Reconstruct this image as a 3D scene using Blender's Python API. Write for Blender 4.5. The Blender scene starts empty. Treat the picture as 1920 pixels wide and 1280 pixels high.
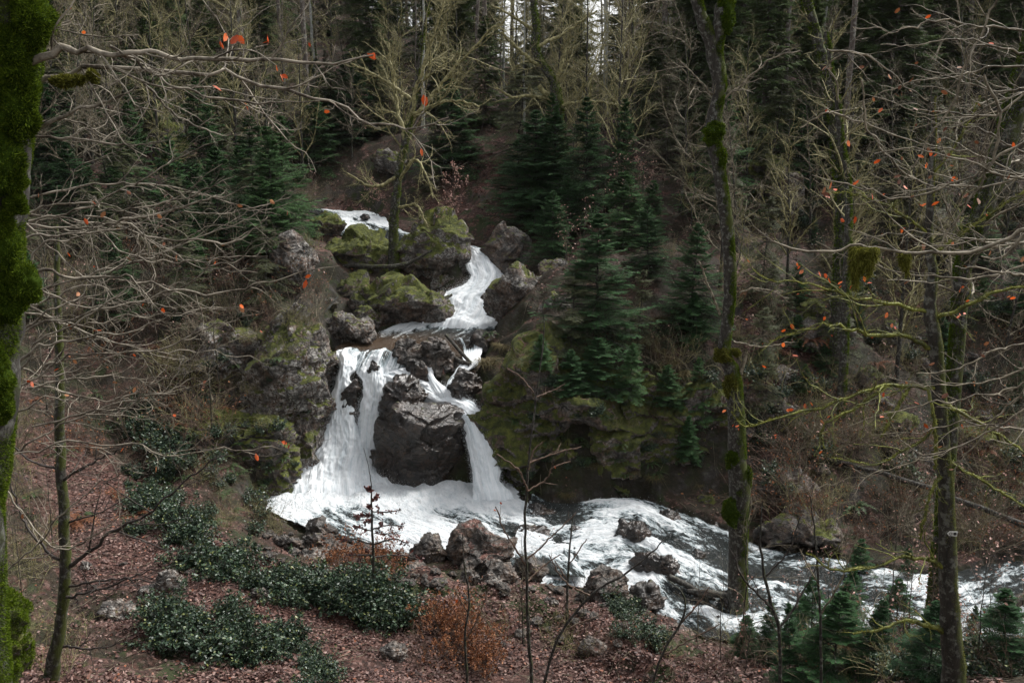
import bpy, bmesh, math, random, time
import numpy as np
from mathutils import Vector, Matrix
T0 = time.time()
rs = np.random.RandomState(7)
random.seed(7)
scene = bpy.context.scene
COL = scene.collection

# ------------------------------------------------------------------ camera
H, PITCH, F = 14.0, math.radians(12), 1867.0
cp, sp = math.cos(PITCH), math.sin(PITCH)
cam_d = bpy.data.cameras.new('camera'); cam = bpy.data.objects.new('camera', cam_d); COL.objects.link(cam)
cam.location = (0, 0, H); cam.rotation_euler = (math.radians(78), 0, 0)
cam_d.lens = 35.0; cam_d.sensor_width = 36; cam_d.clip_end = 3000; cam_d.clip_start = 0.1
scene.camera = cam

def ray(u, v):
    x = (u - 960) / F; y = (640 - v) / F
    return np.array([x, cp + y * sp, -sp + y * cp])
def at(u, v, Y):
    d = ray(u, v); return np.array([0, 0, H]) + d * (Y / d[1])
def at_z(u, v, z):
    d = ray(u, v); return np.array([0, 0, H]) + d * ((z - H) / d[2])
def px(Y): return Y / F           # metres per photo pixel at distance Y
def proj(P):
    P = np.asarray(P, float); q = P - np.array([0, 0, H])
    yc = q[..., 1] * sp + q[..., 2] * cp; zc = q[..., 1] * cp - q[..., 2] * sp
    return 960 + F * q[..., 0] / zc, 640 - F * yc / zc, zc

# ------------------------------------------------------------------ numpy noise
def _h(i, j, k, s):
    n = (i * 374761393 + j * 668265263 + k * 2147483647 + s * 1274126177) & 0xffffffff
    n = ((n ^ (n >> 13)) * 1274126177) & 0xffffffff
    n = (n ^ (n >> 16)) & 0xffffffff
    return n / 2147483647.5 - 1.0
def vn(p, s=0):
    i = np.floor(p).astype(np.int64); f = p - i; f = f * f * (3 - 2 * f)
    x, y, z = i[:, 0], i[:, 1], i[:, 2]; r = 0
    for a in (0, 1):
        wa = f[:, 0] if a else 1 - f[:, 0]
        for b in (0, 1):
            wb = f[:, 1] if b else 1 - f[:, 1]
            for c in (0, 1):
                wc = f[:, 2] if c else 1 - f[:, 2]
                r = r + wa * wb * wc * _h(x + a, y + b, z + c, s)
    return r
def fbm(p, sc=1.0, o=4, s=0, g=0.5):
    r = 0; a = 1.0; q = np.asarray(p, float) * sc
    for k in range(o):
        r = r + a * vn(q, s + k * 17); a *= g; q = q * 2.03 + 11.3
    return r
def nrm(v): return v / np.maximum(np.linalg.norm(v, axis=-1, keepdims=True), 1e-9)

# ------------------------------------------------------------------ object helpers
THINGS = []
def mesh_np(name, V, Fc, mat=None, smooth=False, attr=None, uv=None):
    """V (N,3); Fc list of (M,k) int arrays."""
    me = bpy.data.meshes.new(name)
    if not isinstance(Fc, (list, tuple)): Fc = [Fc]
    Fc = [f for f in Fc if len(f)]
    V = np.asarray(V, np.float32)
    me.vertices.add(len(V)); me.vertices.foreach_set('co', V.ravel())
    loops = np.concatenate([f.ravel() for f in Fc]).astype(np.int32)
    tot = np.concatenate([np.full(len(f), f.shape[1], np.int32) for f in Fc])
    st = np.concatenate([[0], np.cumsum(tot)[:-1]]).astype(np.int32)
    me.loops.add(len(loops)); me.loops.foreach_set('vertex_index', loops)
    me.polygons.add(len(tot)); me.polygons.foreach_set('loop_start', st); me.polygons.foreach_set('loop_total', tot)
    if smooth: me.polygons.foreach_set('use_smooth', np.ones(len(tot), bool))
    me.update(calc_edges=True)
    for k, a in (attr or {}).items():
        t = me.attributes.new(k, 'FLOAT', 'POINT'); t.data.foreach_set('value', np.asarray(a, np.float32))
    if uv is not None:
        l = me.uv_layers.new(name='UVMap'); l.data.foreach_set('uv', np.asarray(uv, np.float32)[loops].ravel())
    if mat: me.materials.append(mat)
    return me
def link(name, me, parent=None, loc=None, props=None):
    o = bpy.data.objects.new(name, me); COL.objects.link(o)
    if parent: o.parent = parent
    if loc is not None: o.location = tuple(float(c) for c in loc)
    for k, v in (props or {}).items(): o[k] = v
    return o
def empty(name, loc):
    o = bpy.data.objects.new(name, None); COL.objects.link(o); o.location = tuple(float(c) for c in loc)
    o.empty_display_size = 0.1
    return o
def tag(o, label, cat, group=None):
    o['label'] = label; o['category'] = cat
    if group: o['group'] = group
    THINGS.append(o); return o
def struct(o, kind='structure'):
    o['kind'] = kind; return o
def dup(src, loc, rz=0, sc=1.0, tilt=0):
    r = src.copy(); COL.objects.link(r); r.location = tuple(float(c) for c in loc)
    r.rotation_euler = (tilt, 0, rz); r.scale = (sc,) * 3 if not isinstance(sc, tuple) else sc
    for ch in list(src.children):
        c = ch.copy(); COL.objects.link(c); c.parent = r
    THINGS.append(r)
    return r

# ------------------------------------------------------------------ materials
def new_mat(name):
    m = bpy.data.materials.new(name); m.use_nodes = True
    nt = m.node_tree; nt.nodes.clear()
    out = nt.nodes.new('ShaderNodeOutputMaterial'); b = nt.nodes.new('ShaderNodeBsdfPrincipled')
    nt.links.new(b.outputs[0], out.inputs[0])
    return m, nt, b
class N:
    def __init__(s, nt): s.nt = nt
    def node(s, t, **k):
        n = s.nt.nodes.new('ShaderNode' + t)
        for a, v in k.items(): setattr(n, a, v)
        return n
    def put(s, sock, v):
        if isinstance(v, bpy.types.NodeSocket): s.nt.links.new(v, sock)
        elif v is not None:
            if isinstance(v, (tuple, list)) and len(v) == 3 and len(sock.default_value) == 4: v = (*v, 1)
            sock.default_value = v
    def noise(s, vec, scale, detail=4, rough=.55, dist=0):
        n = s.node('TexNoise'); s.put(n.inputs['Vector'], vec); s.put(n.inputs['Scale'], scale)
        n.inputs['Detail'].default_value = detail; n.inputs['Roughness'].default_value = rough; n.inputs['Distortion'].default_value = dist
        return n.outputs[0]
    def vor(s, vec, scale, feature='F1', out='Distance'):
        n = s.node('TexVoronoi', feature=feature); s.put(n.inputs['Vector'], vec); s.put(n.inputs['Scale'], scale); return n.outputs[out]
    def ramp(s, f, stops, interp='LINEAR'):
        n = s.node('ValToRGB'); n.color_ramp.interpolation = interp; e = n.color_ramp.elements
        while len(e) < len(stops): e.new(0.5)
        for i, (p, c) in enumerate(stops):
            e[i].position = p; e[i].color = (*c, 1) if isinstance(c, (tuple, list)) else (c, c, c, 1)
        s.put(n.inputs[0], f); return n.outputs[0]
    def math(s, op, a, b=None, c=None, clamp=False):
        n = s.node('Math', operation=op, use_clamp=clamp); s.put(n.inputs[0], a); s.put(n.inputs[1], b)
        if c is not None: s.put(n.inputs[2], c)
        return n.outputs[0]
    def mix(s, f, a, b, mode='MIX'):
        n = s.node('MixRGB', blend_type=mode); s.put(n.inputs[0], f); s.put(n.inputs[1], a); s.put(n.inputs[2], b); return n.outputs[0]
    def rng(s, v, a, b, c=0., d=1.):
        n = s.node('MapRange', interpolation_type='SMOOTHSTEP'); s.put(n.inputs[0], v)
        for i, x in enumerate((a, b, c, d)): s.put(n.inputs[i + 1], x)
        return n.outputs[0]
    def obj(s): return s.node('TexCoord').outputs['Object']
    def pos(s): return s.node('NewGeometry').outputs['Position']
    def nz(s):
        g = s.node('NewGeometry'); x = s.node('SeparateXYZ'); s.put(x.inputs[0], g.outputs['Normal']); return x.outputs[2]
    def attr(s, name, typ='GEOMETRY', out='Fac'):
        n = s.node('Attribute', attribute_type=typ, attribute_name=name); return n.outputs[out]
    def rnd(s): return s.node('ObjectInfo').outputs['Random']
    def scale(s, vec, sc):
        n = s.node('Mapping'); s.put(n.inputs[0], vec); n.inputs['Scale'].default_value = sc; return n.outputs[0]
    def bump(s, h, st, d, normal=None):
        n = s.node('Bump'); s.put(n.inputs['Height'], h); s.put(n.inputs['Strength'], st); n.inputs['Distance'].default_value = d
        if normal: s.put(n.inputs['Normal'], normal)
        return n.outputs[0]

def litter_color(n, P):
    """oak and beech leaf litter at leaf scale: cells of different browns"""
    w = n.node('VectorMath', operation='ADD'); n.put(w.inputs[0], P)
    nn = n.node('TexNoise'); n.put(nn.inputs['Vector'], P); nn.inputs['Scale'].default_value = 14
    mm = n.node('VectorMath', operation='SCALE'); n.put(mm.inputs[0], nn.outputs['Color']); mm.inputs['Scale'].default_value = .12
    n.put(w.inputs[1], mm.outputs[0])
    c = n.vor(w.outputs[0], 11, out='Color')
    s = n.node('SeparateColor'); n.put(s.inputs[0], c)
    col = n.ramp(s.outputs[0], [(0, (.020, .009, .006)), (.35, (.068, .029, .021)), (.65, (.135, .062, .047)), (.9, (.22, .125, .102)), (1, (.32, .22, .19))])
    return col, n.vor(w.outputs[0], 11)

def mat_ground():
    m, nt, b = new_mat('forest_floor'); n = N(nt); P = n.pos()
    lit, d = litter_color(n, P)
    big = n.noise(P, .55, 5, .6)
    lit = n.mix(n.rng(big, .38, .62), lit, n.mix(.55, lit, (.035, .024, .018)))
    nz = n.nz()
    fine = n.noise(P, 30, 4, .7)
    mossc = n.ramp(fine, [(.3, (.010, .016, .005)), (.55, (.035, .050, .012)), (.75, (.085, .105, .028))])
    rockc = n.ramp(n.noise(P, 5, 6, .65), [(.3, (.022, .02, .018)), (.55, (.065, .06, .054)), (.75, (.16, .15, .14))])
    st = n.mix(n.rng(n.noise(P, 1.3, 5, .6), .42, .56), mossc, rockc)
    mossmask = n.math('MULTIPLY', n.rng(n.noise(P, .9, 6, .62), .50, .60), n.rng(n.attr('path'), .5, .0))
    c = n.mix(mossmask, lit, mossc)
    steep = n.rng(n.math('ADD', nz, n.math('MULTIPLY', n.math('SUBTRACT', n.noise(P, 1.7, 4, .6), .5), .35)), .82, .62)
    c = n.mix(steep, c, st)
    humus_shade = n.ramp(n.noise(P, 9, 5, .7), [(.3, (.006, .005, .002)), (.55, (.026, .022, .009)), (.75, (.070, .048, .028))])
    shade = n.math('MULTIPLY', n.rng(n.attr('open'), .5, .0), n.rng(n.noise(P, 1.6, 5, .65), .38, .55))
    c = n.mix(n.math('MULTIPLY', shade, .85), c, humus_shade)  # dark humus off the open ground, with the slopes' shade painted into it
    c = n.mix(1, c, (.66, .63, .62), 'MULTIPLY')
    n.put(b.inputs['Base Color'], c)
    b.inputs['Roughness'].default_value = .8; b.inputs['Specular IOR Level'].default_value = .25
    h = n.math('ADD', n.math('MULTIPLY', d, -.5), n.math('MULTIPLY', fine, .5))
    n.put(b.inputs['Normal'], n.bump(h, .8, .06))
    return m

def mat_rock():
    m, nt, b = new_mat('weathered_rock'); n = N(nt); P = n.obj()
    moss = n.attr('moss', 'OBJECT'); wet = n.attr('wet', 'OBJECT'); pale = n.attr('pale', 'OBJECT'); leafy = n.attr('leafy', 'OBJECT')
    n1 = n.noise(P, 2.2, 8, .65); n2 = n.noise(P, 11, 6, .7)
    base = n.ramp(n.mix(.5, n1, n2), [(.36, (.010, .009, .008)), (.46, (.040, .035, .030)), (.55, (.105, .092, .080)), (.66, (.25, .228, .205))])
    base = n.mix(n.rng(n.noise(P, 1.7, 4, .6), .40, .62), base, n.mix(1, base, (1.25, .88, .66), 'MULTIPLY'))
    lich = n.math('MULTIPLY', n.rng(n.noise(P, 8, 8, .78), .47, .56), n.rng(n.noise(P, 1.1, 4), .38, .58))
    base = n.mix(n.math('MULTIPLY', lich, pale), base, (.33, .315, .29))
    crack = n.rng(n.vor(n.scale(P, (1.6, 1.6, 3.0)), 1.3, 'DISTANCE_TO_EDGE'), .0, .05)
    base = n.mix(crack, n.mix(1, base, (.35, .35, .35), 'MULTIPLY'), base)
    wetc = n.mix(1, base, (.24, .215, .19), 'MULTIPLY')
    base = n.mix(wet, base, wetc)
    nz = n.nz()
    f = n.noise(P, 38, 4, .75)
    mossc = n.ramp(n.mix(.45, f, n.noise(P, 4, 4)), [(.32, (.008, .014, .003)), (.48, (.055, .066, .010)), (.62, (.16, .17, .025)), (.76, (.27, .25, .06))])
    mm = n.math('ADD', n.math('MULTIPLY', nz, .55), n.math('MULTIPLY', n.noise(P, 1.5, 6, .65), 1.35))
    mm = n.math('ADD', mm, moss)
    mask = n.rng(mm, .98, 1.12)
    c = n.mix(mask, base, mossc)
    lit, d = litter_color(n, P)
    lm = n.math('ADD', n.math('MULTIPLY', n.rng(nz, .55, .9), .6), n.math('MULTIPLY', n.noise(P, 2.3, 5, .6), .8))
    lmask = n.rng(n.math('ADD', lm, leafy), .98, 1.05)
    c = n.mix(lmask, c, lit)
    n.put(b.inputs['Base Color'], c)
    dry = n.math('MAXIMUM', mask, lmask)
    r = n.mix(dry, n.mix(wet, (.75,) * 3, (.17,) * 3), (.95,) * 3)
    n.put(b.inputs['Roughness'], r)
    h = n.math('ADD', n.math('ADD', n.math('MULTIPLY', n1, 1.2), n.math('MULTIPLY', n2, .28)), n.math('MULTIPLY', n.math('MULTIPLY', f, mask), .45))
    h = n.math('ADD', h, n.math('MULTIPLY', crack, .18))
    n.put(b.inputs['Normal'], n.bump(h, n.mix(wet, (.9,) * 3, (.5,) * 3), .20))
    return m

def mat_bark(name, dark, light, mossc=(.10, .13, .015), moss=.5, mossdir=(0.6, -.3, .35), sc=1., lichen=.3):
    m, nt, b = new_mat(name); n = N(nt); P = n.obj()
    Q = n.scale(P, (1, 1, .25))
    a = n.noise(Q, 22 * sc, 6, .7)
    c = n.ramp(a, [(.3, dark), (.7, light)])
    c = n.mix(n.math('MULTIPLY', n.rng(n.noise(P, 9 * sc, 5, .7), .5, .62), lichen), c, (.42, .43, .38))
    g = n.node('NewGeometry'); dt = n.node('VectorMath', operation='DOT_PRODUCT'); n.put(dt.inputs[0], g.outputs['Normal']); dt.inputs[1].default_value = mossdir
    mk = n.rng(n.math('ADD', n.math('MULTIPLY', dt.outputs['Value'], .5), n.math('ADD', n.noise(P, 3 * sc, 5, .6), moss)), .85, 1.05)
    f = n.noise(P, 60 * sc, 3, .7)
    mc = n.mix(f, tuple(x * .25 for x in mossc), tuple(x * 1.5 for x in mossc))
    n.put(b.inputs['Base Color'], n.mix(mk, c, mc))
    b.inputs['Roughness'].default_value = .85; b.inputs['Specular IOR Level'].default_value = .3
    n.put(b.inputs['Normal'], n.bump(n.math('ADD', a, n.math('MULTIPLY', f, mk)), .9, .02 / sc))
    return m
def mat_twig(name, c0, c1):
    m, nt, b = new_mat(name); n = N(nt)
    c = n.mix(n.rng(n.noise(n.obj(), 7, 5, .7), .36, .64), c0, c1)
    n.put(b.inputs['Base Color'], c); b.inputs['Roughness'].default_value = .7; b.inputs['Specular IOR Level'].default_value = .3
    return m
def mat_leaf(name, stops, rough=.6, spec=.3, transl=.15, varobj=.0):
    m, nt, b = new_mat(name); n = N(nt)
    r = n.attr('rnd')
    if varobj: r = n.math('ADD', n.math('MULTIPLY', r, 1 - varobj), n.math('MULTIPLY', n.rnd(), varobj))
    c = n.ramp(r, stops); n.put(b.inputs['Base Color'], c)
    b.inputs['Roughness'].default_value = rough; b.inputs['Specular IOR Level'].default_value = spec
    if transl:
        t = n.node('BsdfTranslucent'); n.put(t.inputs[0], c); mx = n.node('MixShader'); mx.inputs[0].default_value = transl
        nt.links.new(b.outputs[0], mx.inputs[1]); nt.links.new(t.outputs[0], mx.inputs[2])
        out = [x for x in nt.nodes if x.type == 'OUTPUT_MATERIAL'][0]; nt.links.new(mx.outputs[0], out.inputs[0])
    return m
def mat_water():
    m, nt, b = new_mat('white_water'); n = N(nt)
    uv = n.node('UVMap', uv_map='UVMap').outputs[0]
    foam = n.attr('foam'); brown = n.attr('brown'); fall = n.attr('fall'); edge = n.attr('edge')
    a = n.noise(n.scale(uv, (1, .38, 1)), 3.2, 9, .66, .6); a2 = n.noise(n.scale(uv, (1, .6, 1)), 11, 7, .70, .5)
    s0 = n.math('ADD', n.math('MULTIPLY', a, .62), n.math('MULTIPLY', a2, .38))
    f1 = n.noise(n.scale(uv, (1, .16, 1)), 4.5, 6, .6, .35); f2 = n.noise(n.scale(uv, (1, .10, 1)), 16, 5, .6, .2)
    s1 = n.math('ADD', n.math('MULTIPLY', f1, .6), n.math('MULTIPLY', f2, .4))
    mx = n.node('Mix'); mx.data_type = 'FLOAT'; n.put(mx.inputs[0], fall); n.put(mx.inputs[2], s0); n.put(mx.inputs[3], s1); s = mx.outputs[0]
    k = n.rng(n.math('ADD', s, n.math('SUBTRACT', foam, .5)), .42, .60)
    deep = n.mix(brown, (.020, .024, .023), (.085, .050, .026)); mid = n.mix(brown, (.30, .36, .38), (.28, .22, .16))
    col = n.mix(n.rng(k, 0, .5), deep, mid)
    wht = n.mix(n.rng(s, .30, .62), (.50, .56, .59), (.80, .82, .83))
    col = n.mix(n.rng(k, .35, 1), col, wht)
    n.put(b.inputs['Base Color'], col); n.put(b.inputs['Roughness'], n.mix(k, (.10,) * 3, (.8,) * 3)); b.inputs['IOR'].default_value = 1.33
    n.put(b.inputs['Normal'], n.bump(s, n.mix(fall, (1.,) * 3, (.5,) * 3), .34))
    al = n.math('MULTIPLY', n.rng(n.math('ADD', n.math('MULTIPLY', s, 1.1), n.math('MULTIPLY', edge, -1.25)), -.52, -.30), n.math('MAXIMUM', n.math('SUBTRACT', 1.0, fall), n.rng(k, -.35, .55)))
    t = n.node('BsdfTransparent'); ms = n.node('MixShader'); n.put(ms.inputs[0], al); nt.links.new(t.outputs[0], ms.inputs[1]); nt.links.new(b.outputs[0], ms.inputs[2])
    out = [x for x in nt.nodes if x.type == 'OUTPUT_MATERIAL'][0]; nt.links.new(ms.outputs[0], out.inputs[0])
    return m

M = {}
M['ground'] = mat_ground(); M['rock'] = mat_rock(); M['water'] = mat_water()
M['bark_moss'] = mat_bark('mossy_bark', (.010, .009, .007), (.055, .048, .038), moss=.20, mossc=(.055, .065, .010), lichen=.25)
M['bark_dark'] = mat_bark('dark_bark', (.010, .009, .007), (.05, .043, .036), moss=.08, mossc=(.04, .05, .01), lichen=.2)
M['bark_pale'] = mat_bark('pale_bark', (.10, .10, .095), (.36, .36, .33), moss=.05, lichen=.7, sc=.5)
M['bark_brown'] = mat_bark('spruce_bark', (.03, .024, .02), (.13, .105, .09), moss=.0, mossc=(.05, .055, .02), sc=.5)
M['moss'] = mat_leaf('moss_tufts', [(0, (.018, .035, .003)), (.5, (.060, .095, .006)), (1, (.13, .18, .015))], .95, .1, .2)
M['moss_yellow'] = mat_leaf('yellow_moss_tufts', [(0, (.035, .035, .006)), (.5, (.12, .12, .02)), (1, (.22, .22, .04))], .95, .1, .2)
M['twig_pale'] = mat_twig('pale_twigs', (.045, .034, .022), (.28, .245, .19))
M['twig_grey'] = mat_twig('grey_twigs', (.055, .043, .026), (.235, .20, .14))
M['twig_olive'] = mat_twig('olive_twigs', (.085, .075, .030), (.30, .27, .13))
M['twig_brown'] = mat_twig('brown_twigs', (.055, .034, .022), (.15, .098, .070))
M['twig_dark'] = mat_twig('dark_twigs', (.018, .014, .012), (.06, .05, .042))
M['twig_mossy'] = mat_twig('mossy_twigs', (.045, .05, .012), (.20, .21, .04))
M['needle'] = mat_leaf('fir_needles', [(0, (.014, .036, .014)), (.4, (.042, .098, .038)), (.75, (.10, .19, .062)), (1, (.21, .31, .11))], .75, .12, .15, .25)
M['needle_far'] = mat_leaf('spruce_needles', [(0, (.028, .050, .020)), (.5, (.085, .130, .048)), (1, (.20, .25, .09))], .8, .12, .15, .35)
M['needle_olive'] = mat_leaf('olive_needles', [(0, (.03, .036, .014)), (.5, (.07, .082, .03)), (1, (.16, .17, .07))], .6, .3, .15, .2)
M['needle_near'] = mat_leaf('near_fir_needles', [(0, (.008, .026, .009)), (.5, (.026, .072, .026)), (1, (.085, .17, .05))], .75, .12, .12, .25)
M['holly'] = mat_leaf('holly_leaves', [(0, (.010, .022, .011)), (.5, (.024, .050, .026)), (.9, (.055, .090, .045)), (1, (.14, .15, .04))], .42, .45, .08)
M['orange'] = mat_leaf('orange_leaves', [(0, (.30, .045, .012)), (.4, (.55, .09, .015)), (.8, (.66, .14, .03)), (1, (.50, .22, .12))], .5, .3, .35)
M['rust'] = mat_leaf('rust_leaves', [(0, (.09, .030, .014)), (.5, (.20, .075, .03)), (1, (.36, .16, .07))], .6, .3, .2)
M['darkred'] = mat_leaf('dark_red_leaves', [(0, (.035, .012, .012)), (.6, (.09, .025, .022)), (1, (.20, .07, .05))], .5, .3, .15)
M['pinkbeech'] = mat_leaf('pale_beech_leaves', [(0, (.22, .11, .085)), (1, (.48, .30, .25))], .6, .3, .2)
M['litter'] = mat_leaf('fallen_leaves', [(0, (.026, .011, .009)), (.4, (.072, .033, .026)), (.75, (.14, .074, .060)), (.94, (.25, .165, .14)), (1, (.24, .075, .03))], .6, .35, .05)
M['fern'] = mat_leaf('fern_fronds', [(0, (.02, .05, .015)), (1, (.07, .13, .04))], .5, .3, .2)
M['grassy'] = mat_leaf('grass_tussock', [(0, (.05, .045, .02)), (.5, (.10, .08, .035)), (1, (.19, .15, .07))], .7, .2, .2)

# ------------------------------------------------------------------ water sheets (u,v,Y left ; u,v,Y right), flow downwards
def cr(A, n):
    """Catmull-Rom resample rows A (k,m) to n rows"""
    A = np.asarray(A, float); k = len(A); P = np.vstack([2 * A[0] - A[1], A, 2 * A[-1] - A[-2]])
    t = np.linspace(0, k - 1 - 1e-6, n); i = t.astype(int); f = (t - i)[:, None]
    a, b, c, d = P[i], P[i + 1], P[i + 2], P[i + 3]
    return .5 * (2 * b + (c - a) * f + (2 * a - 5 * b + 4 * c - d) * f ** 2 + (3 * b - 3 * c + d - a) * f ** 3)
SHEETS = []
def sheet(name, rows, nu, nv, foam, brown=0, amp=.12, bulge=.1, edge=.15, seed=0, nsc=1.5):
    fall = name == 'waterfall'
    R = cr([[*r[:6], foam if len(r) < 7 else r[6], brown if len(r) < 8 else r[7]] for r in rows], nv)
    L = np.array([at(r[0], r[1], r[2]) for r in R]); Q = np.array([at(r[3], r[4], r[5]) for r in R])
    s = np.linspace(0, 1, nu)[None, :, None]
    Pg = L[:, None] * (1 - s) + Q[:, None] * s
    du = np.linalg.norm(np.diff(Pg, axis=1), axis=2); dv = np.linalg.norm(np.diff(Pg, axis=0), axis=2)
    uu = np.concatenate([np.zeros((nv, 1)), np.cumsum(du, 1)], 1); uu -= uu[:, nu // 2:nu // 2 + 1]
    vv = np.concatenate([np.zeros((1, nu)), np.cumsum(dv, 0)], 0).mean(1, keepdims=True).repeat(nu, 1)
    tu = nrm(np.gradient(Pg, axis=1)); tv = nrm(np.gradient(Pg, axis=0)); nn = nrm(np.cross(tu, -tv))
    nn = np.where(nn[..., 2:] < 0, -nn, nn)
    S = np.stack([uu * nsc, vv * nsc * .55, np.full_like(uu, seed * 3.1)], -1).reshape(-1, 3)
    n1 = fbm(S * (np.array([1, .4, 1]) if fall else 1), 1., 4 if fall else 5, seed, .5).reshape(nv, nu); n2 = np.abs(fbm(S, 2.6, 3, seed + 5, .6)).reshape(nv, nu)
    prof = (4 * s[..., 0] * (1 - s[..., 0]))
    e = np.clip(prof * 3, 0, 1)
    if fall:
        k = np.arange(nv) / (nv - 1.); Pg[..., 2] -= (np.clip((k - .93) / .07, 0, 1) ** 1.5 * .6 + np.clip((.05 - k) / .05, 0, 1) * .12)[:, None]
    Pg = Pg + nn * ((n1 * amp + (1 - n2) * amp * .6) * (.35 + .65 * e) + prof * bulge)[..., None]
    # ragged edges
    eL = fbm(np.stack([vv[:, 0] * 2.5, vv[:, 0] * 0, np.full(nv, seed + .5)], -1), 1, 4, seed + 9)
    eR = fbm(np.stack([vv[:, 0] * 2.5, vv[:, 0] * 0, np.full(nv, seed + 7.5)], -1), 1, 4, seed + 19)
    w = np.exp(-s[..., 0] * 10); w2 = np.exp(-(1 - s[..., 0]) * 10)
    Pg = Pg + tu * ((w * eL[:, None] + w2 * eR[:, None]) * edge)[..., None]
    V = Pg.reshape(-1, 3); idx = np.arange(nv * nu).reshape(nv, nu)
    Fq = np.stack([idx[:-1, :-1], idx[1:, :-1], idx[1:, 1:], idx[:-1, 1:]], -1).reshape(-1, 4)
    pt = fbm(S, .33, 3, seed + 60).reshape(nv, nu)
    fo = (np.repeat(R[:, 6:7], nu, 1) + (n1 * .10 + pt * .22) * (.5 if fall else 1) - (1 - np.clip(prof * 2.2, 0, 1)) * .06).ravel()
    if name == 'river': fo = fo - (.11 * np.exp(-s[..., 0] * 5) * np.ones((nv, 1))).ravel()
    br = np.repeat(R[:, 7], nu)
    me = mesh_np(name, V, Fq, M['water'], True, {'foam': fo, 'brown': br, 'fall': np.full(nv * nu, 1. if fall else 0.), 'edge': np.tile(np.clip(1 - prof * (2.6 if fall else 6), 0, 1), (nv, 1)).ravel()}, np.stack([uu, vv * (.42 if fall else 1.)], -1).reshape(-1, 2))
    o = struct(link(name, me)); SHEETS.append(Pg)
    return o

# ---- upper far stream
sheet('stream', [(560, 392, 66, 700, 398, 66, .52), (596, 402, 63, 722, 408, 63, .5), (612, 415, 60.5, 735, 425, 60.5, .45), (640, 440, 58, 800, 445, 58, .4),
                 (740, 462, 56, 860, 458, 56, .5), (830, 470, 54, 905, 468, 54, .6), (856, 474, 52.3, 912, 474, 52.3, .8)], 40, 120, .5, amp=.06, bulge=.02, seed=1)
# ---- upper waterfall
sheet('waterfall', [(858, 470, 52.6, 905, 470, 52.6, .80), (862, 482, 52, 935, 486, 52, .98), (870, 500, 51.2, 946, 505, 51.4, .95), (880, 525, 50.3, 950, 530, 50.6, .80), (856, 540, 49.6, 952, 555, 49.6, .85),
                    (815, 552, 49, 948, 580, 48.7, .95), (810, 575, 48.3, 940, 598, 48.0, 1.), (800, 598, 47.6, 925, 612, 47.2, .95), (775, 606, 46.8, 915, 622, 46.6, .7)], 70, 120, .9, amp=.16, bulge=.25, seed=2)
# ---- middle pool
sheet('water', [(770, 600, 47.6, 935, 600, 47.6, .86), (735, 612, 46.7, 925, 620, 46.6, .62), (690, 628, 45.7, 910, 640, 45.4, .5, .5), (650, 640, 44.9, 905, 655, 44.4, .34, .8),
                (628, 652, 44, 890, 668, 43.6, .36, .5), (622, 668, 43, 800, 676, 43, .48, .1), (622, 682, 42.4, 795, 690, 42.4, .6)], 90, 70, .5, amp=.05, bulge=0, seed=3)
# ---- left main fall, two tongues over a dark rock
sheet('waterfall', [(626, 662, 43, 700, 662, 43, .5), (628, 676, 42.5, 672, 676, 42.5, .62), (634, 692, 42.1, 668, 690, 42.1, .60), (628, 720, 41.7, 662, 716, 41.7, .82), (617, 760, 41.3, 664, 760, 41.3, 1.), (606, 800, 40.9, 672, 805, 40.9, 1.05),
                    (586, 840, 40.3, 690, 845, 40.3, 1.0), (558, 872, 39.6, 700, 880, 39.6, .92), (535, 905, 38.6, 715, 915, 38.6, .86), (522, 935, 37.3, 730, 945, 37.3, 1.)], 60, 140, 1, amp=.2, bulge=.3, seed=4)
sheet('waterfall', [(660, 660, 43, 790, 668, 43, .5), (664, 676, 42.5, 770, 682, 42.5, .50), (668, 696, 42.0, 748, 700, 42.2, .60), (682, 720, 41.6, 728, 722, 41.8, .92), (674, 760, 41.2, 728, 765, 41.4, .98), (668, 800, 40.9, 728, 805, 41, 1.05),
                    (662, 840, 40.4, 728, 850, 40.6, 1.1), (655, 880, 39.6, 730, 890, 39.8, 1.1), (640, 920, 38.5, 760, 930, 38.4, 1.05), (620, 950, 37.3, 775, 955, 37.2, 1.)], 50, 140, 1, amp=.2, bulge=.3, seed=5)
# ---- cascade crossing to the right and the right chute
sheet('waterfall', [(748, 686, 42.3, 700, 708, 42.0, .52), (775, 696, 42.1, 728, 724, 41.8, .72), (800, 712, 41.9, 762, 738, 41.5, .85), (830, 722, 41.6, 790, 756, 41.1, 1.), (866, 740, 41.2, 812, 770, 40.8, 1.05), (902, 764, 40.0, 846, 782, 39.9, 1.05),
                    (918, 796, 39.3, 866, 808, 39.2, 1.), (928, 840, 38.7, 878, 850, 38.7, .98), (938, 880, 38.1, 884, 890, 38.1, 1.), (950, 915, 37.5, 886, 925, 37.4, 1.), (985, 945, 37.0, 868, 958, 36.6, 1.)], 44, 160, 1, amp=.16, bulge=.25, seed=6)
sheet('waterfall', [(826, 664, 43.0, 792, 666, 43, .4), (816, 690, 42.4, 792, 684, 42.4, .66), (812, 705, 42, 796, 700, 42, .8), (830, 722, 41.5, 806, 724, 41.5, .9), (860, 742, 41, 806, 748, 41, 1)], 14, 50, .9, amp=.06, bulge=.08, seed=7, edge=.06)
sheet('waterfall', [(905, 630, 45.4, 850, 632, 45.4, .55), (906, 648, 44.6, 866, 652, 44.4, .50), (903, 668, 43.6, 868, 670, 43.4, .70), (898, 684, 42.7, 858, 690, 42.4, .72), (872, 704, 42, 842, 712, 41.8, .6), (864, 722, 41.5, 836, 730, 41.3, .85), (862, 744, 41, 820, 750, 40.9, 1.)], 24, 90, .8, amp=.1, bulge=.05, seed=8, edge=.08)
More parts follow.
